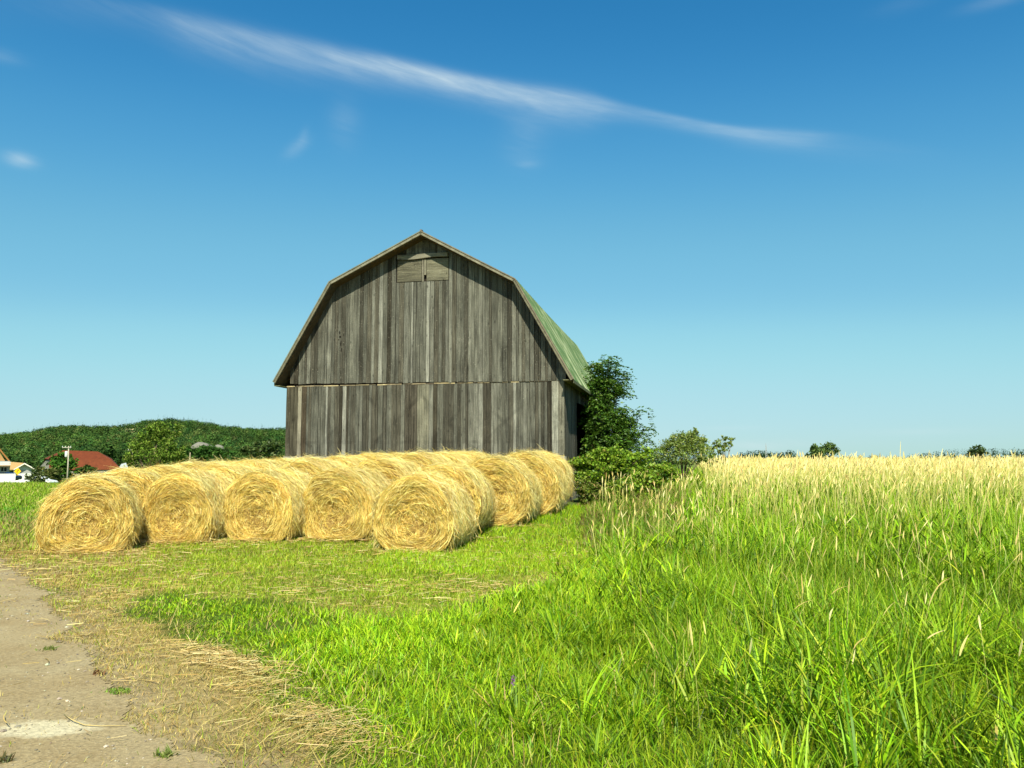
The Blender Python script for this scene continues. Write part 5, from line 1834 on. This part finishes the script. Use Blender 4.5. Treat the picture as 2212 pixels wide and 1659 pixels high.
mb.add([w0, w1, dn_(w1), dn_(w0), mlw, hlw, w3, dn_(w3), w2, dn_(w2)], [[3, 2, 1, 0], [3, 0, 4, 5, 6, 7], [2, 9, 8, 1], [9, 7, 6, 8]], (.25, .24, .21))
mb.build('wall', M_board, rbarn)
# pale metal roof beside it
pb = base_at(122, 235)
ps = empty('pale_roofed_shed', pb); tag(ps, 'small shed with pale grey metal roof at the right end of the red roof', 'shed')
Pq = lambda px, py: local(px, py, 235, pb)
a, b_, c_, d_ = Pq(115.5, 463), Pq(119.5, 462.8), Pq(128.5, 468.4), Pq(118, 468.6)
mb = MB()
mb.add([[a[0], 4, a[1]], [b_[0], 4, b_[1]], [c_[0], 0, c_[1]], [d_[0], 0, d_[1]], [a[0], 4, a[1] - .15], [b_[0], 4, b_[1] - .15], [c_[0], 0, c_[1] - .15], [d_[0], 0, d_[1] - .15]],
       [[3, 2, 1, 0], [4, 5, 6, 7], [0, 1, 5, 4], [1, 2, 6, 5], [2, 3, 7, 6], [3, 0, 4, 7]], (.36, .40, .43)); mb.build('roof', M_plain, ps)
mb = MB(); mb.box((d_[0] + .2, .3, -1), (c_[0] - .4, 4, d_[1] - .2), (.5, .5, .48)); mb.build('wall', M_plain, ps)


# utility poles
def pole(px, d_, ytop, arm_w, lab, transformer=True):
    b_ = base_at(px, d_)
    root = empty('utility_pole', b_); tag(root, lab, 'utility pole', 'utility poles by the far road')
    h = at_depth(px, ytop, d_)[2] - b_[2]
    mb_ = MB(); mb_.tube([(0, 0, -.3), (.02, 0, h * .5), (-.05, 0, h)], [.15, .13, .10], 8, (.42, .38, .31)); mb_.build('post', M_trim, root, True)
    mb_ = MB(); mb_.box((-arm_w / 2 - .3, -.2, h - .35), (arm_w / 2 - .3, -.09, h - .22), (.40, .37, .32)); arm = mb_.build('crossarm', M_trim, root)
    for u in (-.48, -.15, .42):
        mb_ = MB(); mb_.tube([(u * arm_w - .3, -.14, h - .22), (u * arm_w - .3, -.14, h + .0)], [.05, .07], 7, (.7, .72, .72)); mb_.build('insulator', M_plain, arm)
    if transformer:
        mb_ = MB(); mb_.tube([(-.35, -.12, h - 2.1), (-.35, -.12, h - 1.95), (-.35, -.12, h - 1.05), (-.35, -.12, h - .95)], [.16, .25, .25, .12], 10, (.62, .64, .64)); mb_.build('transformer', M_plain, root, True)
    return h


pole(70.2, 150, 446, 1.7, 'weathered utility pole with transformer can before the red roof')
pole(134, 215, 449, 1.7, 'thin distant utility pole seen through the light willow', False)

# yellow curve sign
sb = base_at(20.5, 128)
sg = empty('road_sign', sb); tag(sg, 'yellow diamond road sign with black bend arrow before the garage', 'road sign')
zc_ = at_depth(20.5, 471.3, 128)[2] - sb[2]
mb = MB(); mb.tube([(0, .06, -.3), (0, .06, zc_ + .2)], [.04, .04], 6, (.45, .45, .44)); mb.build('post', M_plain, sg)
mb = MB(); r = .56
dia = [(0 - r, zc_), (0, zc_ - r), (r, zc_), (0, zc_ + r)]
mb.prism(dia, -.01, .015, (.85, .52, .01)); pnl = mb.build('sign_panel', M_plain, sg)
mb = MB()
mb.prism([(-.12, zc_ - .26), (-.03, zc_ - .26), (-.03, zc_ - .02), (.10, zc_ + .12), (.04, zc_ + .18), (-.12, zc_ + .01)], -.022, -.012, (.02, .02, .02))
mb.prism([(.0, zc_ + .22), (.14, zc_ + .04), (.2, zc_ + .26)], -.022, -.012, (.02, .02, .02)); mb.build('bend_arrow', M_plain, pnl)

# white box trailer at the frame's edge
tb = base_at(-2, 112)
tr_ = empty('box_trailer', tb, RZL); tag(tr_, 'plain bright white box trailer parked by the road at the left edge', 'trailer')
T_ = lambda px, py: local(px, py, 112, tb, RZL)
q0, q1 = T_(-26, 484), T_(15.6, 474.3)
mb = MB(); z_ = max(q0[1], .35)
mb.box((q0[0], 0, z_), (q1[0], 2.0, q1[1]), (.85, .86, .88)); bd = mb.build('body', M_plain, tr_)
mb = MB(); mb.box((q0[0], -.03, q1[1] + .003), (q1[0] + .02, 2.03, q1[1] + .06), (.75, .76, .78)); mb.build('top_rail', M_plain, bd)
for u in (.45, .62):
    mb = MB(); xx = q0[0] + (q1[0] - q0[0]) * u
    mb.tube([(xx, .05, .32), (xx, .3, .32)], [.32, .32], 14, (.02, .02, .02)); mb.build('wheel', M_plain, tr_)
mb = MB(); mb.beam((q1[0], 1.0, z_ + .1), (q1[0] + 1.1, 1.0, z_ + .05), .1, .1, (.1, .1, .1)); mb.build('tow_bar', M_plain, tr_)


def car(px, d_, col, lab, L=4.4, ztop=None):
    b_ = base_at(px, d_)
    root = empty('parked_car', b_, 0); tag(root, lab, 'car')
    if ztop is not None:
        root.location.z = at_depth(px, ztop, d_)[2] - 1.45
    h = L / 2
    prof = [(-h, .45), (-h, .85), (-h * .93, .95), (-h * .55, 1.0), (-h * .32, 1.40), (h * .25, 1.44), (h * .55, 1.02), (h * .93, .88), (h, .7), (h, .42), (h * .9, .28), (-h * .92, .28)]
    mb_ = MB(); mb_.prism(prof, -.85, .85, col); bdy = mb_.build('body', tone_mat('car_paint', .25, .5, 2, .03), root)
    mb_ = MB(); mb_.prism([(-h * .50, 1.0), (-h * .32, 1.33), (-.03, 1.36), (-.03, 1.0)], -.858, .858, (.02, .025, .03)); mb_.build('window', M_plain, root)
    mb_ = MB(); mb_.prism([(.05, 1.0), (.05, 1.36), (h * .23, 1.36), (h * .47, 1.02)], -.858, .858, (.02, .025, .03)); mb_.build('window', M_plain, root)
    for sx_ in (-.62, .62):
        for sy_ in (-.88, .70):
            mb_ = MB(); mb_.tube([(sx_ * h, sy_, .31), (sx_ * h, sy_ + .18, .31)], [.31, .31], 14, (.02, .02, .02)); w_ = mb_.build('wheel', M_plain, root)
            mb_ = MB(); yy = sy_ - .004 if sy_ < 0 else sy_ + .184
            mb_.tube([(sx_ * h, yy - .004, .31), (sx_ * h, yy + .004, .31)], [.18, .18], 12, (.5, .5, .5)); mb_.build('rim', M_plain, w_)


car(8, 125, (.012, .02, .06), 'dark blue parked car just visible above the white trailer', ztop=472.0)
car(40, 100, (.80, .82, .84), 'white parked car half hidden behind the roadside shrubs')

# radio mast on the skyline
d_ = 600; b_ = base_at(765.2, d_)
mast = empty('radio_mast', b_); tag(mast, 'thin lattice radio mast above the distant wood', 'mast')
hm = at_depth(765, 443, d_)[2] - b_[2]
mb = MB()
for (u, v) in ((-1, -.6), (1, -.6), (0, 1)):
    mb.tube([(u * 1.0, v * 1.0, 0), (u * .12, v * .12, hm * .92)], [.14, .10], 5, (.30, .33, .36))
for i in range(10):
    k0, k1 = i / 10, (i + 1) / 10
    s0, s1 = 1 - k0 * .88, 1 - k1 * .88
    mb.tube([(-s0, -.6 * s0, hm * .92 * k0), (s1, -.6 * s1, hm * .92 * k1)], [.07, .07], 4, (.30, .33, .36))
mb.build('lattice', M_plain, mast)
mb = MB(); mb.tube([(0, 0, hm * .9), (0, 0, hm)], [.10, .05], 5, (.35, .3, .3)); mb.build('antenna', M_plain, mast)

# fence post beyond the bales
b_ = base_at(190.8, 58)
mb = MB(); h = at_depth(190, 452.5, 58)[2] - b_[2]
mb.tube([(0, 0, -.2), (.02, 0, h * .5), (.04, 0, h)], [.05, .045, .04], 7, (.26, .22, .15))
o = mb.build('fence_post', M_trim, None, True); o.location = b_
tag(o, 'lone pale wooden fence post beyond the bales, right of the willow', 'post')

# dry stalk lying on the track
pts = [ground_pt(64, 717), ground_pt(72, 724), ground_pt(84, 727.5), ground_pt(100, 728.5), ground_pt(126, 728)]
mb = MB()
mb.tube([(p[0], p[1], p[2] + .016 + .010 * (i == 1)) for i, p in enumerate(pts)], [.0025, .0035, .0035, .003, .002], 6, (.5, .39, .18))
mb.tube([(pts[1][0], pts[1][1], pts[1][2] + .026), (pts[1][0] + .03, pts[1][1] + .06, pts[1][2] + .04)], [.0025, .0015], 5, (.5, .38, .16))
o = mb.build('dry_stalk', M_trim, None, True)
tag(o, 'dry bent straw coloured stalk lying across the pale patch on the track', 'stalk')

# small weeds on the track
def weed(px, py, lab, r=.07, h=.06, n=70, cols=((.12, .17, .03), (.18, .22, .05))):
    p = ground_pt(px, py)
    x_ = p[0] + rng.normal(0, r * .45, n); y_ = p[1] + rng.normal(0, r * .35, n)
    V_, F_, C_ = blades(x_ - p[0], y_ - p[1], rng.uniform(.4, 1.2, n) * h, rng.uniform(.006, .014, n), rng.uniform(.2, .9, n), rng.uniform(0, .6, n), palette(n, cols, [1] * len(cols), .15), 3, z=np.zeros(n))
    o_ = mk('track_weed', V_, [F_], M_grass, col=C_)
    o_.location = (p[0], p[1], p[2] + .012)
    tag(o_, lab, 'weed')


weed(4, 763, 'small dark weed at the bottom left corner of the track', .05, .06, 40, ((.08, .09, .03), (.2, .14, .06)))
weed(118, 692, 'creeping bright green weed patch along the middle of the track edge', .11, .03, 170, ((.13, .21, .03), (.19, .29, .04)))
weed(98, 675, 'tiny reddish brown weed tuft on the gravel track', .05, .05, 50, ((.15, .07, .03), (.2, .11, .05)))
weed(48, 650, 'small green weed far up the gravel track', .08, .05, 60)
weed(165, 757, 'short green weed sprig low on the track edge', .06, .06, 50)

# purple wildflower among the grass
p = ground_pt(513, 722)
fl = empty('wildflower', p); tag(fl, 'single purple wildflower among the lush green grass', 'flower')
hz = CAMZ + (at_depth(513, 710, p[1])[2] - CAMZ) - p[2] + .02
hz = max(hz, .25)
mb = MB(); mb.tube([(0, 0, -.02), (.01, 0, hz * .5), (0, 0, hz)], [.004, .003, .003], 5, (.12, .2, .04)); mb.build('stem', M_bark, fl)
q = rng.normal(0, 1, (60, 3)) * np.array([.008, .008, .016]) + np.array([0, 0, hz + .01])
V, F, C = leaf_quads(q, rng.uniform(.008, .013, 60), palette(60, [(.30, .10, .38), (.22, .07, .30), (.4, .18, .45)], [2, 1, 1], .1), .3, .7)
mk('blossom', V, [F], M_leaf, fl, C)
